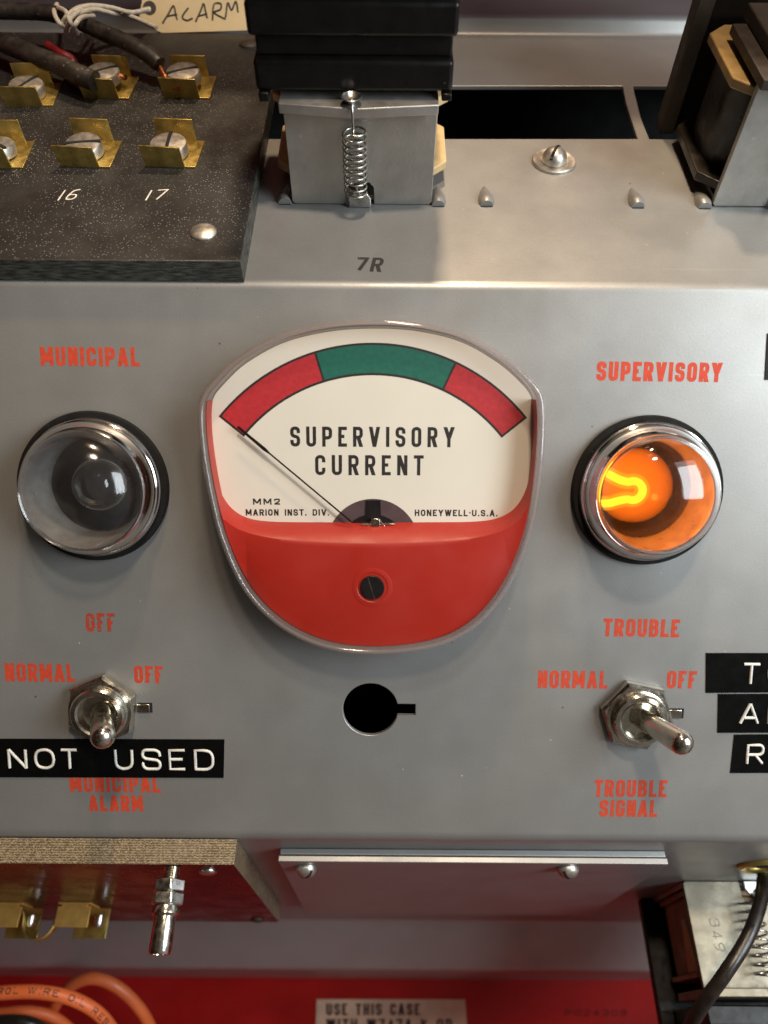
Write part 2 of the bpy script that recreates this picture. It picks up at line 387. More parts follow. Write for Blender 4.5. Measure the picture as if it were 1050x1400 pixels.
def inset(P, d):
    n = len(P); out = []
    ar = sum(P[i].x * P[(i + 1) % n].y - P[(i + 1) % n].x * P[i].y for i in range(n)); sg = 1 if ar > 0 else -1
    for i in range(n):
        t = (P[(i + 1) % n] - P[i - 1]).normalized(); out.append(P[i] + Vector((-t.y, t.x)) * d * sg)
    return out
def fillet(pts, rad, closed=False, seg=5):
    """round the corners of a 2-D path; rad[i] is the radius of corner i"""
    n = len(pts); out = []
    for i in range(n):
        p = Vector(pts[i]); r = rad[i]
        if r <= 0 or (not closed and i in (0, n - 1)): out.append(p); continue
        a = Vector(pts[i - 1]); b = Vector(pts[(i + 1) % n]); u = a - p; v = b - p
        lu, lv = u.length, v.length
        if lu < 1e-6 or lv < 1e-6: out.append(p); continue
        u /= lu; v /= lv; ang = math.acos(max(-1, min(1, u.dot(v))))
        if ang > 3.1: out.append(p); continue
        d = min(r / math.tan(ang / 2), lu * .5 if (closed or i > 1) else lu, lv * .5 if (closed or i < n - 2) else lv)
        for k in range(seg + 1):
            t = k / seg; q0 = p + u * d; q1 = p + v * d
            out.append((q0 * (1 - t) ** 2 + p * 2 * t * (1 - t) + q1 * t ** 2) if ang < 1.2 else
                       (q0 * (1 - t) ** 2 + p * 2 * t * (1 - t) * .98 + q1 * t ** 2 + (q0 + q1) * .5 * 2 * t * (1 - t) * .02))
    return out

# ------------------------------------------------------------------ lettering, drawn in strokes
R_ = 1
def _p(*q): return ('p', q)
def _c(*q): return ('c', q)
def _d(*q): return ('d', q)
GL = {
 'A': [_d(0, 0, .5, 1), _d(1, 0, .5, 1), _p((.2, .27), (.8, .27))],
 'B': [_p((0, .53), (.93, .53, R_), (.93, 1, R_), (0, 1), (0, 0), (1, 0, R_), (1, .53, R_), (.4, .53))],
 'C': [_p((1, .66), (1, 1, R_), (0, 1, R_), (0, 0, R_), (1, 0, R_), (1, .34))],
 'D': [_c((0, 0), (0, 1), (1, 1, R_), (1, 0, R_))],
 'E': [_p((1, 1), (0, 1), (0, 0), (1, 0)), _p((0, .52), (.85, .52))],
 'F': [_p((1, 1), (0, 1), (0, 0)), _p((0, .5), (.85, .5))],
 'G': [_p((1, .68), (1, 1, R_), (0, 1, R_), (0, 0, R_), (1, 0, R_), (1, .45), (.55, .45))],
 'H': [_p((0, 0), (0, 1)), _p((1, 0), (1, 1)), _p((0, .52), (1, .52))],
 'I': [_p((.5, 0), (.5, 1))],
 'K': [_p((0, 0), (0, 1)), _p((0, .38), (1, 1)), _p((.3, .55), (1, 0))],
 'L': [_p((0, 1), (0, 0), (1, 0))],
 'M': [_p((0, 0), (0, 1)), _p((1, 0), (1, 1)), _d(.5, .12, 0, 1), _d(.5, .12, 1, 1)],
 'N': [_p((0, 0), (0, 1)), _p((1, 0), (1, 1)), _d(1, 0, 0, 1)],
 'O': [_c((0, 0, R_), (0, 1, R_), (1, 1, R_), (1, 0, R_))],
 'P': [_p((0, 0), (0, 1), (1, 1, R_), (1, .43, R_), (0, .43))],
 'R': [_p((0, 0), (0, 1), (1, 1, R_), (1, .47, R_), (0, .47)), _d(1, 0, .5, .47)],
 'S': [_p((1, .70), (1, 1, R_), (0, 1, R_), (0, .56, R_), (1, .46, R_), (1, 0, R_), (0, 0, R_), (0, .30))],
 'T': [_p((0, 1), (1, 1)), _p((.5, 0), (.5, 1))],
 'U': [_p((0, 1), (0, 0, R_), (1, 0, R_), (1, 1))],
 'V': [_d(.5, 0, 0, 1), _d(.5, 0, 1, 1)],
 'W': [_d(.27, 0, 0, 1), _d(.27, 0, .5, 1), _d(.73, 0, .5, 1), _d(.73, 0, 1, 1)],
 'Y': [_d(.5, .42, 0, 1), _d(.5, .42, 1, 1), _p((.5, 0), (.5, .5))],
 '0': [_c((0, 0, R_), (0, 1, R_), (1, 1, R_), (1, 0, R_))],
 '1': [_p((.5, 0), (.5, 1))],
 '2': [_p((0, .7), (0, 1, R_), (1, 1, R_), (1, .58, R_), (0, 0), (1, 0))],
 '3': [_p((0, .75), (0, 1, R_), (1, 1, R_), (1, .53, R_), (.35, .53)), _p((.9, .53, R_), (1, .5, R_), (1, 0, R_), (0, 0, R_), (0, .25))],
 '4': [_p((1, .26), (0, .26), (.72, 1), (.72, 0))],
 '6': [_p((.95, 1), (.3, .95, R_), (0, .4, R_), (0, 0, R_), (1, 0, R_), (1, .5, R_), (.05, .5, R_), (.02, .35))],
 '7': [_p((0, 1), (1, 1), (.35, 0))],
 '8': [_c((0, .52, R_), (0, 1, R_), (1, 1, R_), (1, .52, R_)), _c((0, 0, R_), (0, .52, R_), (1, .52, R_), (1, 0, R_))],
 '9': [_p((.05, 0), (.7, .05, R_), (1, .6, R_), (1, 1, R_), (0, 1, R_), (0, .5, R_), (.95, .5, R_))],
 '.': [_p((.5, 0), (.5, .04))], '-': [_p((0, .45), (1, .45))], '\u00b7': [_p((.5, .5), (.5, .54))], ' ': [],
}
WID = {'I': 0, '1': 0, '.': 0, '\u00b7': 0, 'M': 1.32, 'W': 1.45, ' ': .75, '-': .7, 'E': .88, 'F': .86, 'L': .86, 'T': .95, 'Y': 1.1, 'V': 1.1, 'A': 1.1}
def glyph_layout(s, width, t, gap):
    ws = [WID.get(ch, 1.0) for ch in s]; n1 = sum(1 for w_ in ws if w_ == 0)
    unit = (width - n1 * t) / max(.01, sum(ws) + gap * (len(s) - 1))
    out = []; x = 0
    for ch, w_ in zip(s, ws):
        W = unit * w_ if w_ else t; out.append((ch, x, W)); x += W + gap * unit
    return out
def glyph_paths(ch, W, H, t, caps=True):
    """yield (points, closed, is_diagonal) for one glyph in a W x H cell"""
    if ch in '.\u00b7':
        y_ = 0 if ch == '.' else H * .45
        yield 'p', [Vector((W / 2, y_)), Vector((W / 2, y_ + t * 1.05))], None; return
    def m(u, v): return Vector((t / 2 + u * (W - t) if W > t * 1.001 else W / 2, t / 2 + v * (H - t)))
    for kind, q in GL.get(ch, []):
        if kind == 'd': yield 'd', [m(q[0], q[1]), m(q[2], q[3])], q
        else:
            pts = [m(a[0], a[1]) for a in q]; rr = (W - t) * .5
            rad = [rr if len(a) > 2 else 0 for a in q]
            if kind == 'p' and caps:
                for e_, f_ in ((0, 1), (-1, -2)):      # run plain stem and arm ends out to the cell's edge
                    du, dv = q[e_][0] - q[f_][0], q[e_][1] - q[f_][1]
                    if du == 0 and q[e_][1] in (0, 1): pts[e_] = pts[e_] + Vector((0, math.copysign(t / 2, dv)))
                    elif dv == 0 and q[e_][0] in (0, 1): pts[e_] = pts[e_] + Vector((math.copysign(t / 2, du), 0))
            yield kind, fillet(pts, rad, kind == 'c'), q
def text_mesh(mb, s, pl, pr, H, t, z, gap=.34, slant=0.0, jit=0.0, tube=None):
    """write s from local point pl to pr (baseline ends), capital height H, stroke t"""
    pl = Vector(pl); pr = Vector(pr); ux = (pr - pl).normalized(); uy = Vector((-ux.y, ux.x))
    def put(p): return pl + ux * (p.x + slant * p.y) + uy * p.y
    for ch, x, W in glyph_layout(s, (pr - pl).length, t, gap):
        for kind, pts, q in glyph_paths(ch, W, H, t, not tube):
            j = lambda: Vector((random.uniform(-jit, jit), random.uniform(-jit, jit)))
            P = [put(p + Vector((x, 0)) + j()) for p in pts]
            if tube:
                Q = P + [P[0]] if kind == 'c' else P
                mb.tube([(p.x, p.y, z) for p in Q], tube, 8)
            elif kind == 'd':
                a, b = pts; y0 = 0 if q[1] == 0 else a.y; y1 = H if q[3] == 1 else b.y + t * .3
                ht = t * 1.08 * math.hypot(b.x - a.x, b.y - a.y) / max(.001, abs(b.y - a.y)) * .5
                ht = min(ht, t * .66)
                quad = [Vector((a.x - ht, y0)), Vector((a.x + ht, y0)), Vector((b.x + ht, y1)), Vector((b.x - ht, y1))]
                mb.polys.append([put(p + Vector((x, 0)) + j()) for p in quad]); mb.pz = z
            else: mb.ribbon(P, t, z, kind == 'c')
    return mb
def loc_fn(fr, a0, b0):
    o = Vector((a0, b0))
    return lambda x, y, h=0.0: fr.px(x, y, h) - o
def lettering(parent, lf, s, x0, y0, x1, y1, cap, t, mname, h=.03, gap=.34, slant=0, jit=.015, name='lettering', label=None):
    """capital letters whose baseline runs between two measured points; cap is the height in photo pixels"""
    pl, pr = lf(x0, y0, h), lf(x1, y1, h); H = (lf(x0, y0 - cap, h) - pl).length
    mb = text_mesh(MB(), s, pl, pr, H, t, h, gap, slant, jit); o = mb.build(name, mname, parent, smooth=80)
    if label: o['label'] = label
    return o

# ================================================================== CHASSIS
prof = [(132, -272), (101.5, -241), (101.5, -217), (0, ZB), (0, ZT), (85.5, ZT + 85.5), (84.5, 111.5), (130, 152), (150, 300)]
rads = [0, 5, 5, 5.5, 3.4, 2, 3, 10, 0]
out = fillet(prof, rads, False, 12)
TH = 1.3
inn = []
for i, p in enumerate(out):
    t = (out[min(i + 1, len(out) - 1)] - out[max(i - 1, 0)]).normalized(); inn.append(p + Vector((t.y, -t.x)) * TH)
mb = MB(); X0, X1 = -230, 230
ring = [Vector((p.x, p.y)) for p in out + inn[::-1]]
mb.loft([[(X, p.x, p.y) for p in ring] for X in (X0, X1)], True, True, True)
chassis = mb.build('control_panel', 'paint', None, smooth=40)
chassis.data.name = 'control_panel'
tag(chassis, 'silver grey enamelled steel panel with sloping top and bottom, red lettering and one empty keyhole', 'control panel')
def cut(target, fr, pts, h0, h1):
    m = MB().prism([Vector(p) for p in pts], h0, h1)
    o = m.build('cutter', 'paint'); o.matrix_world = fr.matrix(0, 0)
    bpy.context.view_layer.update()
    md = target.modifiers.new('cut', 'BOOLEAN'); md.object = o; md.operation = 'DIFFERENCE'; md.solver = 'EXACT'
    dg = bpy.context.evaluated_depsgraph_get(); ev = target.evaluated_get(dg)
    me = bpy.data.meshes.new_from_object(ev); target.modifiers.clear(); target.data = me
    bpy.data.objects.remove(o)
def notch_hole(cx, cy, r, x_end, hw):
    a0 = math.asin(hw / r); P = [Vector((cx + r * math.cos(a0 + (2 * math.pi - 2 * a0) * k / 60), cy + r * math.sin(a0 + (2 * math.pi - 2 * a0) * k / 60))) for k in range(61)]
    return P + [Vector((x_end, cy - hw)), Vector((x_end, cy + hw))]
cut(chassis, FR, notch_hole(-3.0, -80.6, 6.75, 8.05, 1.45), -6, 6)
for cx_, cy_ in ((-67.7, -25.5), (61.2, -25.6)):
    cut(chassis, FR, [Vector((cx_ + 12.4 * math.cos(k * math.pi / 32), cy_ + 12.4 * math.sin(k * math.pi / 32))) for k in range(64)], -6, 6)
cutA = [TOP.px(*p) for p in ((348, 190), (872, 190))] + [TOP.px(*p) for p in ((861, 156), (856, 140), (853, 125), (852, 117), (348, 117))]
cutB = [TOP.px(*p) for p in ((1200, 192), (888, 190), (881, 173), (876, 160), (871, 140), (867.5, 127), (866, 117))] + [TOP.px(1200, 117)]
cut(chassis, TOP, cutA, -8, 8); cut(chassis, TOP, cutB, -8, 8)
for p in chassis.data.polygons: p.use_smooth = True
chassis.data.set_sharp_from_angle(angle=math.radians(40))
bv = chassis.modifiers.new('bevel', 'BEVEL'); bv.width = .22 * S; bv.segments = 2; bv.limit_method = 'ANGLE'; bv.angle_limit = math.radians(50)

ip = MB().box(-228, 228, 106, 107, -225, 100).box(-228, -227, 3, 106, -110, 20).box(227, 228, 3, 106, -110, 20).build('added_shade_screen', 'hole_shade', chassis)  # added black sheets that keep the cutouts and keyhole dark inside
def panel_text(s, x0, y0, x1, y1, cap, t=.90, m='red_ink', fr=FR, gap=.24, jit=.014, label=None, slant=0):
    a, b = fr.px((x0 + x1) / 2, (y0 + y1) / 2)
    e_ = bpy.data.objects.new('lettering', None)
    pl, pr = fr.px(x0, y0), fr.px(x1, y1); H = (fr.px(x0, y0 - cap) - pl).length
    mbt = text_mesh(MB(), s, pl, pr, H, t, .03, gap, slant, jit)
    bpy.data.objects.remove(e_)
    o = mbt.build('lettering', m, chassis, smooth=80); o.matrix_local = fr.matrix(0, 0)
    if label: o['label'] = label
    return o
panel_text('MUNICIPAL', 56, 500, 191, 501, 26)
panel_text('SUPERVISORY', 815, 520.5, 986, 522.5, 26.5, .94)
panel_text('OFF', 118, 863.5, 158, 864, 25.5, m='red_ink_worn', label='faded red word OFF above the left switch')
panel_text('NORMAL', 8, 931.5, 103, 932.5, 25)
panel_text('OFF', 184, 934, 223, 934.5, 24)
panel_text('MUNICIPAL', 96, 1083, 220, 1083.5, 24)
panel_text('ALARM', 122, 1109, 196, 1109.5, 22)
panel_text('TROUBLE', 824, 870, 928, 871.5, 24.5)
panel_text('NORMAL', 735, 940.5, 830, 941.5, 24)
panel_text('OFF', 911, 941, 951, 941.5, 24)
panel_text('TROUBLE', 812, 1089.5, 911, 1090, 23.5)
panel_text('SIGNAL', 819, 1116.5, 898, 1117, 23)
panel_text('7R', 484, 371, 521, 372, 19.5, .85, 'black_ink', TOP, .3, .03, 'black rubber stamped mark 7R', .12)
# stamped locating lugs for the relays
def lug_mesh():
    m = MB(); loops = []
    for k in range(9):
        t = k / 8; wd = .25 + 1.75 * math.sin(min(1, t * 1.25) * math.pi / 2); hh = .1 + 1.9 * math.sin(t * math.pi * .5) ** 1.3; y = 7.6 - 8.4 * t
        if k == 8: wd *= .8; hh *= .8; y -= .1
        loops.append([(wd * math.cos(a * math.pi / 10), y, hh * math.sin(a * math.pi / 10) - .05) for a in range(11)])
    return m.loft(loops, False).add(loops[-1], [tuple(range(11))])
lug0 = None
for x, y in ((665, 279), (871, 281), (390, 276), (599, 279), (962, 282)):
    a, b = TOP.px(x, y)
    if lug0 is None: o = lug0 = lug_mesh().build('lug', 'paint', chassis, smooth=60)
    else: o = lug0.copy(); COL.objects.link(o)
    o.matrix_local = TOP.matrix(a, b)
    sl = MB().prism([(-1.5, -1.25), (1.5, -1.25), (1.35, -.6), (-1.35, -.6)], .01, .03).build('slit', 'hole_shade', chassis); sl.matrix_local = TOP.matrix(a, b)  # black patch painting the shade in the lug's slit
    sl.parent = o; sl.matrix_local = Matrix.Identity(4)

# ================================================================== RED CASE AND ITS LABEL
mb = MB()
mb.box(-260, 260, 128, 130, -330, 220).box(-260, -258, -20, 128, -330, 220).box(258, 260, -20, 128, -330, 220).box(-258, 258, -20, 128, -330, -328).box(-258, 258, 13, 128, 156, 158)  # the last box is an unseen top, placed to shade the upper back
case = mb.build('steel_case', 'red_paint', None, bevel=.4); tag(case, 'red enamelled steel case behind and below the grey panel', 'case')
WALL = Frame((0, 128, 0), (1, 0, 0), (0, 0, 1))
lf = loc_fn(WALL, 0, 0)
o = MB(); text_mesh(o, 'P024308', lf(772, 1389), lf(857, 1389), 3.4, .55, .05, .4)
o = o.build('lettering', 'dark_red_ink', case, smooth=80); o.matrix_local = WALL.matrix(0, 0)
a, b = WALL.px(534, 1400)
lab = thing('paper_label', 'stained tan paper label printed USE THIS CASE on the red case', 'label', WALL, a, b)
lf = loc_fn(WALL, a, b)
P = [lf(433, 1366), lf(636, 1366), lf(640, 1430), lf(431, 1430)]
MB().prism([tuple(p) for p in P], .05, .3).build('paper', 'label_paper', lab)
lettering(lab, lf, 'USE THIS CASE', 446, 1388, 574, 1388, 16, 1.12, 'dial_black', .33, .32)
lettering(lab, lf, 'WITH W747A-K OR', 446, 1410, 618, 1410, 17, 1.12, 'dial_black', .33, .32)

# ================================================================== METER
MA, MBB = -2.7, -25.0
meter = thing('panel_meter', 'round topped panel meter with ivory dial, red and green scale and red lower half', 'meter', FR, MA, MBB)
lf = loc_fn(FR, MA, MBB)
opx = [(518, 437), (580, 442), (640, 458), (692, 488), (724, 516), (739, 535), (744, 556), (744, 600), (738, 665), (724, 735), (697, 800), (655, 852), (600, 882), (520, 893), (445, 885), (382, 855), (334, 806), (302, 738), (284, 668), (274, 605), (272, 560), (276, 540), (290, 521), (325, 488), (382, 457), (450, 441)]
OUT = [lf(x, y, 10) for x, y in spline(opx, True, 8)]
def at_z(P, z): return [Vector((p.x, p.y, z)) for p in P]
rm = MB(); RT = 1.35
rm.loft([at_z(OUT, .15), at_z(OUT, 10.9), at_z(inset(OUT, .25), 11.6), at_z(inset(OUT, .75), 12), at_z(inset(OUT, RT - .2), 11.95), at_z(inset(OUT, RT), 11.6), at_z(inset(OUT, RT), .15)], ring=True)
rm.build('clear_rim', 'rim', meter, smooth=60)
INN = inset(OUT, RT + .06)
MB().add(at_z(INN, 11.75), [tuple(range(len(INN)))]).build('clear_front', 'clear', meter)
# red body: wall of the window from the dial up to the front, front face, outer wall
ZD, ZR = 4.6, 9.6
apx = [(281, 546), (285, 600), (291, 640), (300, 668), (314, 692), (336, 707), (370, 713), (440, 714), (509, 714), (580, 714), (650, 713), (684, 707), (706, 692), (720, 666), (728, 630), (733, 590), (736, 546)]
bpx = [(279, 546), (280, 600), (286, 650), (294, 688), (309, 712), (335, 727), (380, 737), (440, 742), (509, 744), (580, 742), (640, 737), (686, 726), (711, 710), (724, 686), (732, 650), (737, 600), (738, 546)]
NA = 121
Ac = resample([lf(x, y, ZD) for x, y in spline(apx, False, 10)], NA); Bc = resample([lf(x, y, ZR) for x, y in spline(bpx, False, 10)], NA)
def clampin(P, d):
    ins = inset(OUT, d); r = []
    for p in P:
        best = min(ins, key=lambda q: (q - p).length); nrm = (best - Vector((0, 0))).normalized()
        r.append(best.copy() if (p.dot(nrm) > best.dot(nrm)) else p)
    return r
Ac = clampin(Ac, RT + .25); Bc = clampin(Bc, RT + .2)
ins = inset(OUT, RT + .15)
iL = min(range(len(ins)), key=lambda i: (ins[i] - Bc[0]).length); iR = min(range(len(ins)), key=lambda i: (ins[i] - Bc[-1]).length)
seq = []; i = iR
while True:
    seq.append(ins[i])
    if i == iL: break
    i = (i + 1) % len(ins)
Oc = resample(seq[::-1], NA)
rb = MB()
rb.loft([at_z(Ac, ZD - .6), at_z(Ac, ZD + .1), at_z([a.lerp(b, .55) for a, b in zip(Ac, Bc)], ZD + 3.1), at_z([a.lerp(b, .85) for a, b in zip(Ac, Bc)], ZR - .5), at_z(Bc, ZR - .05),
         at_z([a.lerp(b, .04) for a, b in zip(Bc, Oc)], ZR), at_z([a.lerp(b, .96) for a, b in zip(Bc, Oc)], ZR), at_z(Oc, ZR - .2), at_z(Oc, .3)], closed=False)
rb.build('lower_cover', 'meter_red', meter, smooth=40)
# ivory dial
topseq = []; i = iL
while True:
    topseq.append(ins[i])
    if i == iR: break
    i = (i + 1) % len(ins)
dial_pts = topseq + [p for p in Ac[::-1]]
MB().prism([tuple(p) for p in dial_pts], ZD - 1, ZD).build('dial', 'white_dial', meter)
MB().prism([tuple(p) for p in inset(OUT, .4)], -3, .12).build('back_shell', 'meter_black', meter)
def arcpx(cx, cy, r, a0, a1, n): return [(cx + r * math.cos(math.radians(a0 + (a1 - a0) * k / n)), cy - r * math.sin(math.radians(a0 + (a1 - a0) * k / n))) for k in range(n + 1)]
CX, CY = 509, 738
def sector(r0, r1, a0, a1, z, m, name, label=None):
    P0 = [lf(x, y, ZD) for x, y in arcpx(CX, CY, r0, a0, a1, 48)]; P1 = [lf(x, y, ZD) for x, y in arcpx(CX, CY, r1, a0, a1, 48)]
    o = MB().loft([at_z(P0, z), at_z(P1, z)], closed=False).build(name, m, meter)
    if label: o['label'] = label
AL, AR, AD1, AD2 = 140.9, 38.6, 107.0, 64.8
sector(225, 269.5, AL + .35, AR - .35, ZD + .02, 'dial_black', 'scale_outline')
sector(228.2, 266.3, AL - .35, AD1 + .35, ZD + .035, 'dial_red', 'scale_band', 'red low end of the scale')
sector(228.2, 266.3, AD1 - .35, AD2 + .35, ZD + .035, 'dial_green', 'scale_band', 'green middle of the scale')
sector(228.2, 266.3, AD2 - .35, AR + .35, ZD + .035, 'dial_red', 'scale_band', 'red high end of the scale')
def dial_text(s, x0, y0, x1, y1, cap, t, gap): lettering(meter, lf, s, x0, y0, x1, y1, cap, t, 'dial_black', ZD + .02, gap, 0, .008, 'dial_lettering')
dial_text('SUPERVISORY', 397, 610.5, 621, 611.5, 27.5, .76, .62)
dial_text('CURRENT', 431, 649.5, 579, 650, 27.5, .76, .62)
dial_text('MM2', 346, 690, 383, 690, 8.4, .33, .4)
dial_text('MARION INST. DIV.', 336, 705, 450, 705, 8.8, .32, .3)
dial_text('HONEYWELL\u00b7U.S.A.', 567, 705.5, 680, 706, 8.8, .32, .3)
# movement and needle
def disc(r, cx, cy, z0, z1, m, name): 
    P = [lf(x, y, ZD) for x, y in arcpx(cx, cy, r, 0, 180, 40)]
    return MB().prism([tuple(p) for p in P], z0, z1).build(name, m, meter)
disc(63, 510, 745, ZD + .02, ZD + .12, 'meter_plum', 'movement')
o = MB(); o.prism([tuple(lf(x, y, ZD)) for x, y in arcpx(510, 748, 45, 0, 180, 40)], ZD + .1, ZD + .3)
o.prism([tuple(lf(x, y, ZD)) for x, y in ((500, 684), (520, 684), (521, 706), (499, 706))], ZD + .1, ZD + .28).build('movement_core', 'meter_black', meter)
o = MB(); p = lf(514, 712, ZD); o.box(p.x - 1.1, p.x + .9, p.y - 1.2, p.y + .7, ZD + .3, ZD + 1.3); o.tube([(p.x - 3.4, p.y - .8, ZD + .8), (p.x + 4.3, p.y - .6, ZD + .8)], .3, 8)
o.tube([(p.x - 2, p.y - 1.2, ZD + .9), (p.x - .6, p.y + .5, ZD + .9), (p.x + .6, p.y + .5, ZD + .9), (p.x + 2, p.y - 1.1, ZD + .9)], .22, 8).build('pivot', 'nickel', meter, bevel=.1)
ZN = ZD + 1.7
p0, p1, p2, p3 = lf(325, 583.5, ZN), lf(362, 614.5, ZN), lf(480, 713, ZN), lf(470, 706, ZN)
d = (p2 - p0).normalized(); q = Vector((-d.y, d.x))
o = MB(); o.prism([tuple(p0 + q * .26), tuple(p1 + q * .38), tuple(p1 + d * 1.4 + q * .17), tuple(p2 + q * .17), tuple(p2 - q * .17), tuple(p1 + d * 1.4 - q * .17), tuple(p1 - q * .38), tuple(p0 - q * .26)], ZN - .15, ZN + .15)
o.build('needle', 'meter_black', meter)
p = lf(509, 803, ZR)
o = MB(); o.lathe([(4.6, ZR + .02), (4.2, ZR + .1), (3.5, ZR + .1), (3.0, ZR - .25), (2.85, ZR - .8), (0.01, ZR - .8)], 48, (p.x, p.y, 0)).build('screw_recess', 'meter_red', meter, smooth=30)
o = MB(); o.lathe([(2.75, ZR - .7), (2.75, ZR + .35), (2.6, ZR + .5), (0.01, ZR + .5)], 48, (p.x, p.y, 0))
scr = o.build('adjusting_screw', 'meter_black', meter, smooth=30)
an = math.radians(-73); d = Vector((math.cos(an), math.sin(an))); q = Vector((-d.y, d.x)); c0 = p - q * .25
MB().prism([tuple(c0 + d * 2.6 + q * .11), tuple(c0 - d * 2.6 + q * .11), tuple(c0 - d * 2.6 - q * .11), tuple(c0 + d * 2.6 - q * .11)], ZR + .48, ZR + .53).build('slot', 'nickel', scr)

# ================================================================== PILOT LAMPS
def make_lamp(label, lit):
    L_ = thing('pilot_lamp', label, 'pilot lamp', FR, *((61.2, -25.6) if lit else (-67.7, -25.5)), group='pilot lamps on the panel')
    MB().lathe([(12.5, .02), (17.5, .02), (17.6, .9), (17.3, 2.0), (12.5, 2.2)], 96).build('gasket', 'rubber', L_, smooth=50)
    kn = MB(); pr = [(12.6, 2.2), (15.9, 2.2), (15.95, 2.9), (15.75, 3.3), (15.3, 3.6), (15.4, 4.3), (15.25, 5.6), (14.7, 6.8), (14.1, 7.7), (13.75, 8.05), (13.3, 7.8)]
    kn.lathe(pr, 128)
    nk = 140; kl = []
    for r_, z_ in ((15.8, 2.25), (16.12, 2.45), (16.12, 2.95), (15.8, 3.1)):
        kl.append([((r_ + (.13 if k % 2 else -.05)) * math.cos(2 * math.pi * k / (2 * nk)), (r_ + (.13 if k % 2 else -.05)) * math.sin(2 * math.pi * k / (2 * nk)), z_) for k in range(2 * nk)])
    kn.loft(kl, True)
    kn.build('bezel', 'chrome', L_, smooth=60)
    MB().lathe([(13.3, 7.8), (12.9, 6), (12.3, 2.5), (11.6, 0), (11.4, -3)], 96).build('inner_wall', 'dome_inner', L_, smooth=60)
    MB().lathe([(11.4, -3), (11.2, -14), (10.5, -18), (0.01, -18)], 64).build('socket', 'socket_dark', L_, smooth=50)
    dm = [(13.6, 7.8), (13.65, 8.5), (13.4, 9.3)]
    for k in range(1, 15):
        a = k / 14 * math.pi / 2; dm.append((max(.01, 13.3 * math.cos(a)), 9.3 + 7.4 * math.sin(a)))
    if lit:
        di = []
        for k in range(15):
            a = k / 14 * math.pi / 2; di.append((max(.01, 11.9 * math.cos(a)), 8.0 + 5.6 * math.sin(a)))
        MB().lathe(dm + di[::-1] + [(13.2, 7.8), dm[0]], 96).build('dome', 'lens', L_, smooth=60)
    else: MB().lathe(dm, 96).build('dome', 'dome', L_, smooth=60)
    if lit:
        MB().lathe([(max(.01, 8.6 * math.sin(a * math.pi / 24)), -7.6 + 8.6 * -math.cos(a * math.pi / 24)) for a in range(25)], 64).build('bulb', 'bulb_glow', L_, smooth=60)
        path = spline([(-9.0, 3.9, -4.5), (-7.6, 3.2, -.6), (-5.8, 2.3, 1.0), (-4.4, 1.95, 1.2)]) + [(-2.9 + 2.1 * math.cos(t), 2.1 * math.sin(t), 1.2) for t in [math.radians(115 - 230 * k / 18) for k in range(19)]] + spline([(-4.4, -1.95, 1.2), (-5.8, -2.3, 1.0), (-7.6, -3.2, -.6), (-9.0, -3.9, -4.5)])
        el = MB().tube(path, .85, 12).build('electrode', 'filament', L_, smooth=60)
        MB().tube([(x_, y_, z_ - .3) for x_, y_, z_ in path], 1.75, 14).build('neon_glow', 'halo', el, smooth=60)
        pl_ = bpy.data.lights.new('pilot_glow', 'POINT'); pl_.energy = .02; pl_.color = (1, .24, .03); pl_.shadow_soft_size = 0
        po_ = bpy.data.objects.new('pilot_glow', pl_); COL.objects.link(po_); po_.parent = L_; po_.location = (.001, -.001, .0035)
    else:
        MB().lathe([(max(.01, 6.2 * math.sin(a * math.pi / 24)), -3 + 6.2 * -math.cos(a * math.pi / 24)) for a in range(25)] , 64).build('bulb', 'bulb_glass', L_, smooth=60)
        MB().lathe([(4.5, -17), (4.6, -8), (5.2, -7)], 48).build('bulb_base', 'nickel', L_, smooth=50)
    return L_
make_lamp('unlit clear pilot lamp with chrome bezel under the red word MUNICIPAL', False)
make_lamp('pilot lamp glowing orange under the red word SUPERVISORY', True)

# ================================================================== TOGGLE SWITCHES
def make_switch(label):
    t = thing('toggle_switch', label, 'toggle switch', FR, -68.7, -80.5, group='toggle switches on the panel')
    nut = MB(); hexa = [(9.1 * math.cos(k * math.pi / 3), 9.1 * math.sin(k * math.pi / 3)) for k in range(6)]
    nut.prism(hexa, .05, 2.1)
    nut.loft([[(x * s_, y * s_, z) for x, y in hexa] for s_, z in ((1, 2.1), (.93, 2.7))], True, False, True)
    n_ = nut.build('hex_nut', 'nickel', t, bevel=.18); n_.rotation_euler.z = math.radians(24)
    MB().lathe([(7.6, 2.5), (7.6, 2.85), (6.8, 2.95)], 64).build('washer_face', 'nickel', t, smooth=50)
    MB().lathe([(6.9, 1), (6.9, 3.1), (6.55, 3.3), (6.6, 3.7), (6.6, 4.5), (6.2, 5.0), (5.2, 5.05), (4.7, 4.7), (4.4, 3.6), (4.2, .5), (0.01, .3)], 64).build('bushing', 'nickel', t, smooth=30)
    path = []; rr = []
    a = Vector((-.6, .1, .6)); b = Vector((5.45, .1, 15.6)); dv = (b - a).normalized()
    for k in range(9): path.append(a.lerp(b, k / 8)); rr.append(2.35 + .45 * (k / 8) ** 1.2)
    for k in range(1, 9):
        an_ = k / 8 * math.pi / 2; path.append(b + dv * 2.6 * math.sin(an_)); rr.append(max(.02, 2.8 * math.cos(an_)))
    lv = MB().tube(path, rr, 32); lv.build('lever', 'nickel', t, smooth=60)
    MB().prism([(8.5, -1.3), (12.0, -1.3), (12.0, 1.3), (8.5, 1.3)], .01, .04).build('keyway', 'hole_shade', t)  # flat black patch, the notch's shade painted on the panel
    MB().box(8.2, 11.4, -1.1, 1.05, .0, .5).build('locating_tab', 'nickel', t, bevel=.15)
    return t
sw = make_switch('toggle switch above the black NOT USED tape')
sw2 = copy_tree(sw); sw2.matrix_world = FR.matrix(62.2, -81.0)
sw2['label'] = 'toggle switch between the red words TROUBLE and TROUBLE SIGNAL'
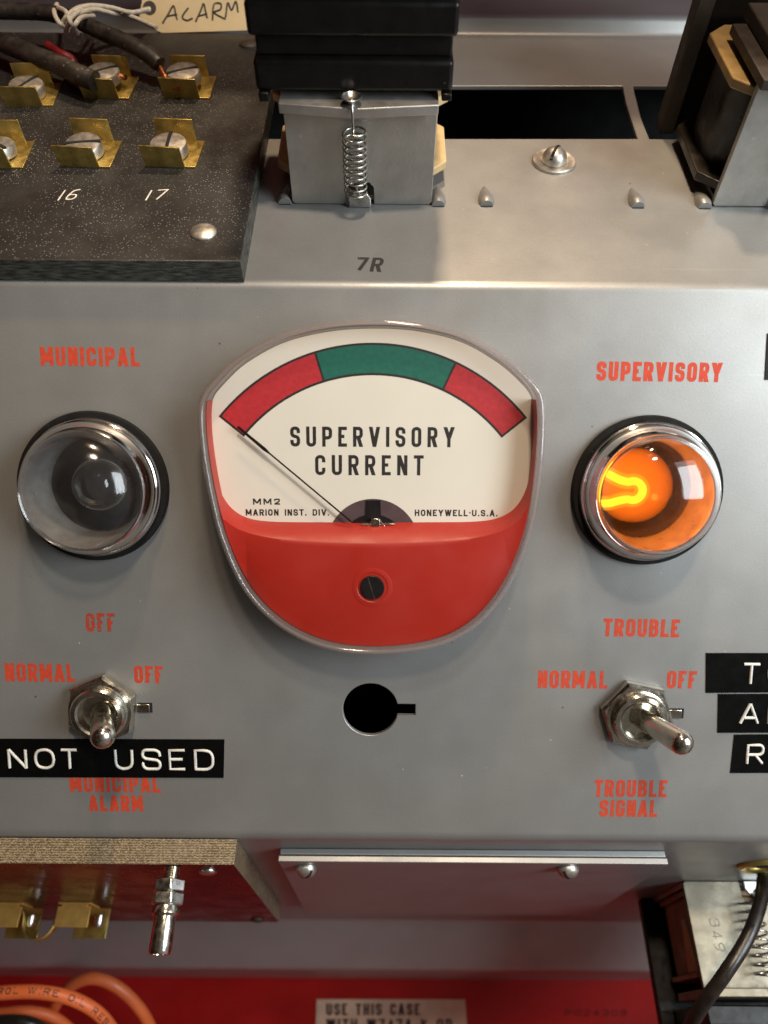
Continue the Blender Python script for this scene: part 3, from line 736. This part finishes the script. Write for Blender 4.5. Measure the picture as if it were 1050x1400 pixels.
for ch in bpy.data.objects:
    if ch.parent == sw2 and ch.name.startswith('hex_nut'): ch.rotation_euler.z = math.radians(48)

# ================================================================== EMBOSSED TAPES
def tape(label, corners, words, h=.22):
    cx = sum(p[0] for p in corners) / len(corners); cyy = sum(p[1] for p in corners) / len(corners)
    a, b = FR.px(cx, cyy); t = thing('label_tape', label, 'label tape', FR, a, b, group='black embossed label tapes')
    lf = loc_fn(FR, a, b)
    MB().prism([tuple(lf(x, y)) for x, y in corners], .02, h).build('tape', 'black_tape', t, bevel=.05)
    for s, x0, y0, x1, y1, cap in words:
        pl, pr = lf(x0, y0, h), lf(x1, y1, h); H = (lf(x0, y0 - cap, h) - pl).length
        text_mesh(MB(), s, pl, pr, H, .62, h + .03, .42, 0, .03, tube=.37).build('embossed_letter', 'emboss', t, smooth=60)
    return t
tape('black label tape embossed NOT USED in white below the left switch', [(-60, 1009.5), (307, 1010.5), (306, 1063), (-60, 1062)],
     [('N', 12, 1051, 38, 1051.3, 28), ('O', 48, 1051.3, 76, 1051.5, 28), ('T', 84, 1051.5, 108, 1051.8, 28), ('U', 157, 1052.3, 183, 1052.6, 29), ('S', 194, 1052.6, 221, 1053, 29), ('E', 231, 1053, 255, 1053.2, 29), ('D', 266, 1053.2, 293, 1053.6, 29)])
tape('black label tape starting with the letter T, top of the stack of three', [(965, 892.5), (1120, 892.5), (1120, 946), (964.5, 947)],
     [('T', 1013, 936, 1038, 936, 29.5), ('O', 1048, 936, 1076, 936, 29.5)])
tape('black label tape starting with the letter A, middle of the stack of three', [(981.5, 948.5), (1120, 948), (1120, 1001), (980.5, 1001.5)],
     [('A', 1010, 990, 1037, 990, 29.5), ('L', 1048, 990, 1070, 990, 29.5)])
tape('black label tape starting with the letter R, bottom of the stack of three', [(1003.5, 1004), (1120, 1003), (1120, 1056), (998, 1056.5)],
     [('R', 1019, 1045, 1043, 1045, 28)])
tape('black label tape beside the red word SUPERVISORY, cut off at the picture edge', [(1048.5, 456), (1150, 456), (1150, 519.5), (1045, 519.5)], [])

# ================================================================== SCREWS
def dome_screw(label, fr, a, b, r, hgt, ang, washer, group=None, h=0.0, cat='screw'):
    t = thing('slotted_screw', label, cat, fr, a, b, h, group)
    z0 = .05
    if washer:
        MB().lathe([(washer, .03), (washer, .5), (washer - .25, .75), (washer - 1.3, .72), (washer - 1.7, .45), (r - .6, .45)], 64).build('washer', 'screw', t, smooth=40); z0 = .5
    m = MB(); n = 24; prof = [(r, z0)] + [(max(.01, r * math.cos(k / 10 * math.pi / 2)), z0 + .35 + hgt * math.sin(k / 10 * math.pi / 2)) for k in range(11)]
    m.lathe(prof, 48).build('head', 'screw', t, smooth=50)
    sl = MB(); top = z0 + hgt + .36
    pts = [(-r * .93, top - hgt * .62), (-r * .6, top - hgt * .12), (0, top + .03), (r * .6, top - hgt * .12), (r * .93, top - hgt * .62), (0, top - hgt * .75)]
    # a thin black blade that follows the dome, the slot's shade as colour
    loops = [[(x, y_, z + .05) for x, z in pts] for y_ in (-.38, .38)]
    sl.loft(loops, True, True, True); so = sl.build('slot', 'hole_shade', t); so.rotation_euler.z = ang
    return t
a, b = TOP.px(757, 222)
dome_screw('slotted dome head screw on a wide washer, on the sloping top beside the relay', TOP, a, b, 3.3, 3.2, math.radians(62), 5.7)

# ================================================================== RELAYS
def chamfer(x0, x1, y0, y1, c): return [(x0 + c, y0), (x1 - c, y0), (x1, y0 + c), (x1, y1 - c), (x1 - c, y1), (x0 + c, y1), (x0, y1 - c), (x0, y0 + c)]
def helix(cx, cy_, z0, z1, r, turns, n=18):
    return [(cx + r * math.cos(2 * math.pi * k / n - 1.57), cy_ + r * math.sin(2 * math.pi * k / n - 1.57), z0 + (z1 - z0) * k / (n * turns)) for k in range(int(n * turns) + 1)]
def make_relay(label, fr, a, b, hw, hp, style):
    t = thing('relay', label, 'relay', fr, a, b, group='relays on the chassis')
    nx0, nx1 = -3.9, 2.9
    pl = MB()
    loops = [[(x, y, z) for x, z in ((-hw + .6, .15), (nx0, .15), (nx0, 4.6), (nx0 + 1, 5.8), (nx1 - 1, 5.8), (nx1, 4.6), (nx1, .15), (hw - .6, .15), (hw, .8), (hw, hp), (-hw, hp), (-hw, .8))] for y in (1.6, 0)]
    pl.loft(loops, True, True, True).build('frame_plate', 'plate_toned' if style == 'brown' else 'alu', t, bevel=.15)
    pl = MB().box(-hw + .3, hw - .3, 1.7, 34, .1, 1.5); pl.build('frame_foot', 'alu', t, bevel=.15)
    # tab that holds the spring
    MB().loft([[(x, y, z) for x, z in ((-3.2, .2), (-3.2, 2.6), (-2.2, 3.9), (1.2, 3.9), (2.2, 2.6), (2.2, .2))] for y in (-.4, -1.5)], True, True, True).build('spring_tab', 'steel', t, bevel=.25)
    # armature lip
    lip = [(-hw - .6, -2.4), (-.6, -4.4), (hw + .1, -2.4), (hw + .1, 24), (-hw - .6, 24)]
    MB().prism(lip, hp + .1, hp + 2.3).build('armature', {'cards': 'phenolic', 'ribs': 'alu', 'brown': 'plate_toned'}[style], t, bevel=.2)
    MB().lathe([(.7, hp + 2.2), (.8, hp + 2.8), (1.5, hp + 3.5), (2.3, hp + 4.1), (2.1, hp + 4.2), (1.2, hp + 3.5), (.01, hp + 3.3)], 32, (-1.7, -2.6, 0)).build('eyelet', 'steel', t, smooth=50)
    sp = [(-1.7, -2.6, hp + 3.7), (-1.6, -4.2, hp + 3.2), (-1.5, -5.1, hp + 1.4), (-1.4, -5.3, hp - 1.4), (-1.5, -6.0, hp - 2.6)]
    dx = 4.2 if style == 'brown' else 0
    hx = helix(-1.3 + dx, -3.7, hp - 2.7, 5.2, 2.55 if not dx else 3.1, 10.5 if not dx else 9)
    sp = [(x_ + dx, y_, z_) for x_, y_, z_ in sp]
    sp = sp + hx + [(-.4, -2.9, 4.2), (-.8, -2.2, 3.0), (-1.0, -1.2, 2.6)]
    MB().tube(sp, .27 if style != 'brown' else .34, 8).build('spring', 'wire_steel', t, smooth=70)
    if style == 'brown':
        MB().prism(chamfer(-hw + 1, hw - 1, 4, 32, 3), 2, 3.4).build('bobbin_flange', 'coil_brown', t, bevel=.2)
        MB().prism(chamfer(-hw + 1, hw - 1, 4, 32, 2), hp - 4.6, hp - 3.2).build('bobbin_flange', 'coil_brown', t, bevel=.2)
        MB().prism(chamfer(-hw + 2.2, hw - 2.2, 5, 30, 2), 3.5, hp - 4.7).build('coil', 'coil_brown', t, bevel=.6)
        x = hw - 2.15
        MB().loft([[(x, y, z) for y, z in ((7.5, hp - 4.8), (16, hp - 4.8), (14, 15), (13.2, 9.5), (10, 9.2), (8.2, 15))], [(x + .3 + .05 * k_, y, z) for k_, (y, z) in enumerate(((7.6, hp - 4.9), (15.9, hp - 4.9), (14, 15), (13.2, 9.6), (10, 9.3), (8.3, 15)))]], True, True, True).build('paper_flap', 'tape_paper', t)
        MB().box(-hw - 4, hw + 4, 33, 37, .2, 70).box(-hw - 4, hw + 4, 31, 33, 40, 70).build('contact_block', 'bakelite', t, bevel=.4)
        MB().box(-hw + .3, hw - .3, 2, 31, hp + 4, hp + 9).box(-hw + 3, hw - 4, 0, 20, hp + 9.2, hp + 16).build('contact_stack', 'bakelite', t, bevel=.4)
    else:
        fm = 'cream' if style == 'ribs' else 'amber'
        cy0, cy1 = (6, 31) if style == 'ribs' else (1.8, 32.5)
        MB().prism(chamfer(-21.2, 20.8, cy0, cy1, 4.5), 3.2, 5.4).build('bobbin_flange', fm if style == 'ribs' else 'coil_dark', t, bevel=.3)
        MB().prism(chamfer(-20.6, 20.2, cy0, cy1, 4.5), hp - 3.6, hp - 1.4).build('bobbin_flange', fm, t, bevel=.3)
        cpts = fillet([(-18.4, 7), (18.2, 7), (18.2, 30), (-18.4, 30)], [8] * 4, True, 8)
        MB().prism([tuple(p) for p in cpts], 5.5, hp - 3.7).build('coil', 'coil_dark' if style == 'cards' else 'cream', t, smooth=50)
    if style == 'ribs':
        def rib(x0, x1, y0, z0, z1): return MB().box(x0, x1, y0, 34, z0, z1)
        z = hp + 3.9
        rib(-22.4, 20.0, -.4, z, z + 6.4).build('body_rib', 'bakelite', t, bevel=.9, seg=3)
        rib(-21.6, 19.6, 1.6, z + 6.45, z + 10.9).build('body_neck', 'bakelite', t, bevel=.4)
        rib(-22.8, 20.4, -.4, z + 10.95, z + 17.5).build('body_rib', 'bakelite', t, bevel=.9, seg=3)
        rib(-21.6, 19.6, 1.6, z + 17.55, z + 23).build('body_neck', 'bakelite', t, bevel=.4)
        rib(-22.8, 20.4, -1.2, z + 23.05, z + 31).build('body_rib', 'bakelite', t, bevel=.9, seg=3)
        MB().box(17.8, 20.0, -1.0, 6, z - 1.6, z - .05).build('body_foot', 'bakelite', t, bevel=.3)
        MB().box(-22, -19.8, -1.0, 6, z - 2.0, z - .05).build('body_foot', 'bakelite', t, bevel=.3)
    if style == 'cards':
        for x0 in (-23.6, 19.6): MB().box(x0, x0 + 4, 33, 38, .2, 85).build('side_post', 'phenolic', t, bevel=.3)
        MB().box(-19.5, 19.5, 35, 38, .2, 85).build('contact_block', 'bakelite', t, bevel=.3)
        MB().box(-14.5, 16, 2, 27, hp + 2.5, hp + 5.5).build('contact_arm', 'phenolic', t, bevel=.3)
        m = MB()
        for x0 in (-13, -4, 5):
            m.loft([[(x0, 3, hp + 5.6), (x0 + 5, 3, hp + 5.6), (x0 + 9, 22, hp + 20), (x0 + 4, 22, hp + 20)], [(x0, 5, hp + 5.6), (x0 + 5, 5, hp + 5.6), (x0 + 9, 24, hp + 20), (x0 + 4, 24, hp + 20)]], True, True, True)
        m.build('contact_blades', 'phenolic', t, bevel=.2)
        MB().lathe([(2.6, hp + 5.6), (2.6, hp + 7.5), (2.2, hp + 8.4), (.01, hp + 8.8)], 24, (-8.5, -.2 + 3, 0)).build('contact_screw', 'steel', t, smooth=40)
    return t
make_relay('relay with black ribbed body and bare steel plate above the mark 7R', TOP, -5.9, 30.0, 17.1, 23.4, 'ribs')
make_relay('relay with dark brown coil and one amber flange, at the upper right corner', TOP, 97.3, 30.2, 17.1, 29, 'cards')
rel = make_relay('relay with brown taped coil and pencilled plate below the sloping bottom', BOT, -114.6, 54.7, 20.5, 28.6, 'brown')
def mark(mb, pts, t, z): return mb.ribbon(spline([Vector(p) for p in pts], False, 6), t, z)
m = MB()     # pencilled figures, written sideways on the steel plate
for k, gl in enumerate(('3', '4', '9')):
    text_mesh(m, gl, (0 + 3.3 * k, 0), (2.2 + 3.3 * k, .3), 3.0, .28, 0, .3, .1, .06)
o = m.build('lettering', 'pencil', rel, smooth=80)
# plate faces -y in the relay's own axes; figures run outwards along +z
o.matrix_local = Matrix(((-1, 0, 0, 0.0145), (0, 0, -1, -.00003), (0, -1, 0, 0), (0, 0, 0, 1))) if False else Matrix(((0, -1, 0, .0150), (0, 0, -1, -.00004), (1, 0, 0, .0105), (0, 0, 0, 1)))

# ================================================================== UPPER TERMINAL BOARD
HB = 5.6
ba, bb = -31.6, 0.2
board = thing('terminal_board', 'black phenolic terminal board with brass terminals numbered 16 and 17', 'terminal board', TOP, ba, bb)
lf = loc_fn(TOP, ba, bb)
MB().prism([(0, 0), (0, 107.5), (-190, 107.5), (-190, 0)], .05, HB).build('board', 'board', board, bevel=.2)
def rivet(parent, x, y, r, hgt, m, h):
    prof = [(r, 0)] + [(max(.01, r * math.cos(k / 8 * math.pi / 2)), .15 + hgt * math.sin(k / 8 * math.pi / 2)) for k in range(9)]
    return MB().lathe(prof, 32).build('rivet', m, parent, smooth=60, loc=(x, y, h))
p = lf(278, 318, HB); rivet(board, p.x, p.y, 3.0, .9, 'screw', HB)
p = lf(340, 60, HB); rivet(board, p.x, p.y, 2.9, 1.0, 'phenolic', HB)
for s, x0, x1 in (('16', 78, 102), ('17', 198, 223)):
    lettering(board, lf, s, x0, 274, x1, 272.5, 13.5, .34, 'white_ink', HB + .02, .55, .3, .03)
def make_terminal():
    t = bpy.data.objects.new('terminal', None); COL.objects.link(t); t.parent = board
    m = MB(); th = .45
    m.box(-5.1, 7.2, -5.2, 6.6, .02, th)                                            # base
    m.loft([[(-5.1, -5.2, .1), (4.6, -5.2, .1), (4.6, -5.2 + th, .1), (-5.1, -5.2 + th, .1)], [(-5.5, -5.7, 5.6), (4.3, -5.7, 5.4), (4.3, -5.7 + th, 5.4), (-5.5, -5.7 + th, 5.6)]], True, True, True)
    m.loft([[(-4.6, 6.6, .1), (5.2, 6.6, .1), (5.2, 6.6 - th, .1), (-4.6, 6.6 - th, .1)], [(-4.8, 7.3, 5.6), (4.9, 7.3, 5.6), (4.9, 7.3 - th, 5.6), (-4.8, 7.3 - th, 5.6)]], True, True, True)
    b_ = m.build('clip', 'brass', t, bevel=.08)
    s_ = MB(); r = 4.5
    s_.lathe([(r, .6), (r, 2.9), (r - .25, 3.2), (r * .6, 3.42), (.01, 3.5)], 48)
    so = s_.build('screw', 'screw', t, smooth=40)
    sl = MB().box(-r + .15, r - .15, -.42, .42, 2.6, 3.54).build('slot', 'hole_shade', t)  # black bar in place of the shade in a cut slot
    return t, b_, so, sl
spots = [((41, 133), 0.4, 60, 1.0), ((147, 122), 1.8, 32, 1.0), ((255, 122), 1.8, 24, .9), ((-1, 215), 0.2, 140, 1), ((119, 213), .3, 10, 1), ((234, 213), .3, 92, .95)]
T0 = None
for (x, y), lift, ang, sc in spots:
    p = lf(x, y, HB)
    if T0 is None: T0 = make_terminal(); parts = T0
    else:
        t = T0[0].copy(); COL.objects.link(t); parts = [t]
        for ch in T0[1:]:
            c_ = ch.copy(); COL.objects.link(c_); c_.parent = t; parts.append(c_)
    parts[0].location = Vector((p.x, p.y, HB)) * S
    tilt = random.uniform(-.06, .06); parts[0].rotation_euler.z = random.uniform(-.07, .07)
    for k in (2, 3):
        parts[k].location = Vector((0, 0, lift)) * S; parts[k].rotation_euler = (tilt + .08, tilt, math.radians(ang))
# ---- wires to the terminals
def wire(name, label, cat, pts, r, m, group=None, n=14):
    P = [TOP.o + TOP.ex * TOP.px(x, y, h).x + TOP.ey * TOP.px(x, y, h).y + TOP.n * h for x, y, h in pts]
    o0 = P[len(P) // 2]
    e_ = bpy.data.objects.new(name, None); COL.objects.link(e_); e_.location = o0 * S; e_.empty_display_size = .005
    tag(e_, label, cat, group)
    Q = spline([p - o0 for p in P], False, 10)
    rr = [r * (1 + random.uniform(-.03, .03)) for _ in Q]
    MB().tube(Q, rr, n).build('insulation', m, e_, smooth=70)
    return e_, o0
def wire_part(e_, o0, name, pts, r, m, n=10):
    P = [TOP.o + TOP.ex * TOP.px(x, y, h).x + TOP.ey * TOP.px(x, y, h).y + TOP.n * h - o0 for x, y, h in pts]
    return MB().tube(spline(P, False, 8), r, n).build(name, m, e_, smooth=70)
w1, o1 = wire('tagged_wire', 'dirty black wire with the tied tag, bared copper end under a terminal screw', 'wire',
              [(-40, 14, 15), (10, 15, 15.5), (60, 17, 16), (100, 26, 16), (140, 44, 15), (178, 60, 14), (203, 75, 12.5), (218, 88, 11)], 2.15, 'wire_black', 'wires on the terminal board')
wire_part(w1, o1, 'copper_strand', [(214, 84, 11), (222, 99, 10), (229, 111, 9), (236, 118, 8.6), (246, 120, 8.6)], .75, 'copper')
w2, o2 = wire('terminal_wire', 'dirty black wire running to the terminal left of the copper ended one', 'wire',
              [(-40, 44, 12), (0, 57, 12), (40, 73, 12), (80, 89, 11.5), (112, 104, 11), (130, 111, 10.5)], 2.55, 'wire_black', 'wires on the terminal board')
wire_part(w2, o2, 'copper_strand', [(126, 108, 10.4), (142, 105, 9.6), (158, 102, 9.0), (172, 106, 8.8)], .7, 'copper')
w3, o3 = wire('red_wire', 'thin red wire behind the dirty black terminal wire', 'wire',
              [(66, 63, 9), (84, 74, 10.5), (100, 84, 9), (92, 100, 7.5), (104, 112, 7.0), (118, 119, 7)], 1.25, 'wire_red', 'wires on the terminal board')

# ---- paper tag on a string
TAGP = Frame((0, 75, 0), (1, 0, 0), (0, 0, 1))
a, b = TAGP.px(275, 20)
tagt = thing('paper_tag', 'manila paper tag with ALARM written by hand, tied on with white string', 'tag', TAGP, a, b, 2)
lf = loc_fn(TAGP, a, b)
P = [lf(x, y, 2) for x, y in ((196, -6), (222, -30), (344, -30), (350, 42), (222, 46), (190, 30))]
MB().prism([tuple(p) for p in P], 0, .45).build('paper', 'paper', tagt, bevel=.05)
p = lf(205, 12, 2); MB().lathe([(2.0, .47), (.01, .48)], 24, (p.x, p.y, 0)).build('hole', 'phenolic', tagt)
m = MB()
def hand(pts): m.tube([(p_.x, p_.y, .45) for p_ in spline([lf(x, y, 2) for x, y in pts], False, 5)], .27, 6)
for st in ([(223, 33), (231, 20), (238, 9), (241, 22), (243, 28)], [(228, 24), (236, 22), (243, 21)], [(258, 12), (250, 24), (256, 29), (264, 26)],
           [(268, 31), (275, 16), (279, 6), (282, 18), (284, 26)], [(272, 23), (284, 20)], [(291, 29), (293, 8), (302, 6), (302, 14), (293, 18), (302, 24), (309, 27)], [(309, 25), (312, 5), (317, 15), (323, 3), (326, 18)]):
    hand(st)
m.build('handwriting', 'black_ink', tagt, smooth=80)
def wpt(x, y, h): return TOP.o + TOP.ex * TOP.px(x, y, h).x + TOP.ey * TOP.px(x, y, h).y + TOP.n * h
to = tagt.matrix_world.inverted()
def tl(P): return [(to @ (p * S)) / S for p in P]
s_ = MB()
for q in ([(78, 6, 14), (74, 16, 18), (80, 30, 18.5), (92, 40, 16)], [(84, 34, 17), (92, 22, 19.5), (104, 12, 18), (118, 8, 15)], [(90, 44, 15), (95, 28, 19), (108, 16, 19), (124, 14, 15)],
          [(98, 46, 15), (103, 34, 19), (112, 24, 19), (128, 22, 16)], [(80, 10, 18.5), (90, 16, 19.5), (96, 30, 19), (106, 46, 15)],
          [(96, 18, 19), (120, 8, 18), (150, 10, 16), (180, 17, 14), (204, 12, 11.5)], [(104, 20, 19), (128, 13, 17), (160, 19, 14), (190, 16, 12), (205, 13, 11.5)], [(160, 15, 14), (188, 26, 13), (214, 38, 13)]):
    s_.tube(tl(spline([wpt(*k) for k in q], False, 8)), .62, 8)
s_.build('string', 'string', tagt, smooth=70)

# ================================================================== LOWER TERMINAL BOARD
HC = 6.2
la, lb = -37.0, 2.2           # in BOT's axes a runs towards the picture's left
lboard = thing('terminal_board', 'brown canvas board under the left of the panel with brass clips and a threaded post', 'terminal board', BOT, 37.0, 1.0)
lf = loc_fn(BOT, 37.0, 1.0)
MB().prism([(0, 0), (190, 0), (190, 104), (0, 104)], .05, HC).build('board', 'canvas_board', lboard, bevel=.15)
p = lf(284, 1191, HC); rivet(lboard, p.x, p.y, 2.4, .9, 'steel', HC)
p = lf(352, 1257, HC); rivet(lboard, p.x, p.y, 2.4, .9, 'phenolic', HC)
p = lf(236, 1186, HC)
post = MB(); thr = []
for k in range(14): thr += [(2.15, .1 + k * .55), (1.85, .35 + k * .55)]
post.lathe(thr, 24).lathe([(2.3, 7), (3.4, 9.6), (3.4, 10.6), (2.7, 11.2), (2.7, 18.6), (2.35, 19.3), (1.6, 19.3), (1.4, 17), (.01, 17)], 40)
po = post.build('binding_post', 'nickel', lboard, smooth=35, loc=(p.x, p.y, HC))
for z0, rot in ((3.0, .25), (6.0, .1)):
    hexa = [(4.1 * math.cos(k * math.pi / 3 + rot), 4.1 * math.sin(k * math.pi / 3 + rot)) for k in range(6)]
    n_ = MB(); n_.prism(hexa, z0, z0 + 2.6); n_.build('hex_nut', 'steel', po, bevel=.25)
def brass_clip(x, y):
    p = lf(x, y, HC); t = bpy.data.objects.new('fuse_clip', None); COL.objects.link(t); t.parent = lboard; t.location = Vector((p.x, p.y, HC)) * S
    m = MB(); th = .5
    m.box(-5.2, 5.2, -.5, 9, .02, th); m.box(-5.2, 5.2, 0, th, 1.1, 6.9); m.box(-4, 4, .1, th + .3, th, 1.2)
    m.build('clip', 'brass_lit', t, bevel=.08)
    MB().box(-9, 1.5, 8, 8.5, .5, 9.2).build('side_tab', 'brass', t, bevel=.08)
    MB().lathe([(1.4, 3.0), (1.4, 5.4), (1.0, 6.2), (.01, 6.4)], 24, (-6.9, 5.2, 0)).build('screw', 'steel', t, smooth=40)
    arc = [(5.2, 4, 4.5)] + [(6.0 + 5.2 - 5.2 * math.cos(u), 4, 5.0 + 5.2 * math.sin(u)) for u in [math.pi * k / 16 for k in range(17)]] + [(16.6, 4, 3.4), (17.4, 4, 1.8), (18.6, 4, 1.6)]
    sp_ = MB(); sp_.loft([[(x_, y_ - 1.6, z_) for x_, y_, z_ in arc], [(x_, y_ + 1.6, z_) for x_, y_, z_ in arc]], False)
    o = sp_.build('leaf_spring', 'brass', t, smooth=60); sm = o.modifiers.new('thick', 'SOLIDIFY'); sm.thickness = .4 * S
    return t
brass_clip(103, 1234); brass_clip(9, 1234)

# ================================================================== PLATE UNDER THE PANEL
pa, pb = BOT.px(644, 1161)
plate = thing('cover_plate', 'flat grey metal plate of two layers screwed under the sloping bottom', 'plate', BOT, pa, pb)
lf = loc_fn(BOT, pa, pb)
xl, xr = lf(383, 1162).x, lf(906, 1166).x
back = lf(560, 1250, 3.4).y
MB().prism([(xl - .3, .1), (xr + .3, .1), (xr + .3, back), (xl - .3, back)], .05, 1.65).build('plate', 'paint', plate, bevel=.2)
MB().prism([(xl, 0), (xr, 0), (xr, back - .3), (xl, back - .3)], 1.85, 3.4).build('plate', 'paint', plate, bevel=.2)
for x, y, ang in ((419, 1185, .9), (776, 1186, 2.2)):
    p = lf(x, y, 3.4)
    dome_screw('dome head screw at the %s end of the plate under the panel' % ('left' if x < 500 else 'right'), BOT, pa + p.x, pb + p.y, 2.9, 2.4, ang, 0, 'screws holding the plate', 3.4)

# ================================================================== CABLES
def fpath(pts): return [Vector((FR.px(x, y, -Y).x, Y, FR.px(x, y, -Y).y)) for x, y, Y in pts]
def cable(name, label, pts, r, m, group=None, n=20):
    P = fpath(pts); o0 = P[len(P) // 2]
    Q = spline([p - o0 for p in P], False, 12)
    o = MB().tube(Q, r, n).build(name, m, None, smooth=70); o.location = o0 * S
    tag(o, label, 'cable', group); return o, Q
oc, Q = cable('orange_cable', 'bright orange cable with black printing, nearest of the orange loops', [(-90, 1385, 50), (-40, 1364, 48), (10, 1357, 46), (60, 1357, 45), (105, 1368, 46), (140, 1391, 48), (162, 1425, 52), (175, 1470, 58)], 2.2, 'orange', 'orange cables in the case')
cable('orange_cable', 'orange cable arching behind the printed orange one', [(50, 1440, 92), (64, 1400, 90), (82, 1364, 88), (105, 1343, 87), (132, 1338, 87), (162, 1351, 87), (190, 1378, 88), (208, 1410, 90), (225, 1460, 94)], 2.3, 'orange', 'orange cables in the case')
cable('orange_cable', 'unprinted orange cable lying flat below the printed orange one', [(-60, 1392, 84), (0, 1386, 82), (40, 1383, 82), (75, 1392, 84), (110, 1420, 88)], 2.1, 'orange', 'orange cables in the case')
cable('violet_cable', 'dark violet cable at the lower left corner under the orange loops', [(-60, 1408, 76), (0, 1398, 75), (45, 1402, 76), (80, 1430, 80)], 2.6, 'wire_glossy')
# printing wrapped on the orange cable
def on_tube(Q, r, u, v):
    L = [0]
    for a_, b_ in zip(Q, Q[1:]): L.append(L[-1] + (b_ - a_).length)
    k = 0
    while k < len(Q) - 2 and L[k + 1] < u: k += 1
    t_ = (Q[k + 1] - Q[k]).normalized(); p_ = Q[k] + t_ * (u - L[k])
    nrm = Vector((0, -.62, .78)); nrm = (nrm - t_ * nrm.dot(t_)).normalized(); sd = nrm.cross(t_)
    if sd.z < 0: sd = -sd
    f_ = v / r; return p_ + (nrm * math.cos(f_) + sd * math.sin(f_)) * r
m = MB()
lens = sum((b_ - a_).length for a_, b_ in zip(Q, Q[1:]))
for ch, x, W in glyph_layout('CONTROL WIRE OIL RES', 50, .42, .38):
    for kind, pts, q_ in glyph_paths(ch, W, 2.1, .42):
        pp = [(p_.x + x + 17.5, p_.y - 1.0) for p_ in pts]
        if kind == 'c': pp.append(pp[0])
        dn = [on_tube(Q, 2.22, u, v) for u, v in pp]
        m.tube(dn, .19, 5)
m.build('lettering', 'black_ink', oc, smooth=80)
blk, Q2 = cable('black_cable', 'glossy black cable crossing the relay plate at the lower right', [(1046, 1172, 30), (1045, 1190, 26), (1040, 1232, 16), (1022, 1282, 8), (992, 1330, 3), (962, 1372, 2), (942, 1408, 4), (925, 1460, 8)], 1.85, 'wire_glossy')
a, b = BOT.px(1044, 1182)
gm = MB(); gm.lathe([(7.2, .05), (7.2, .7), (6.4, 1.3), (5.2, 1.1), (4.6, .4), (4.4, -1)], 48)
go = gm.build('grommet', 'brass', None, smooth=40); go.matrix_world = BOT.matrix(a, b)
tag(go, 'brass grommet where the black cable leaves the sloping bottom', 'grommet')
gh = MB().lathe([(4.6, .12), (.01, .13)], 32).build('hole', 'hole_shade', go)  # black disc painting the shade inside the grommet
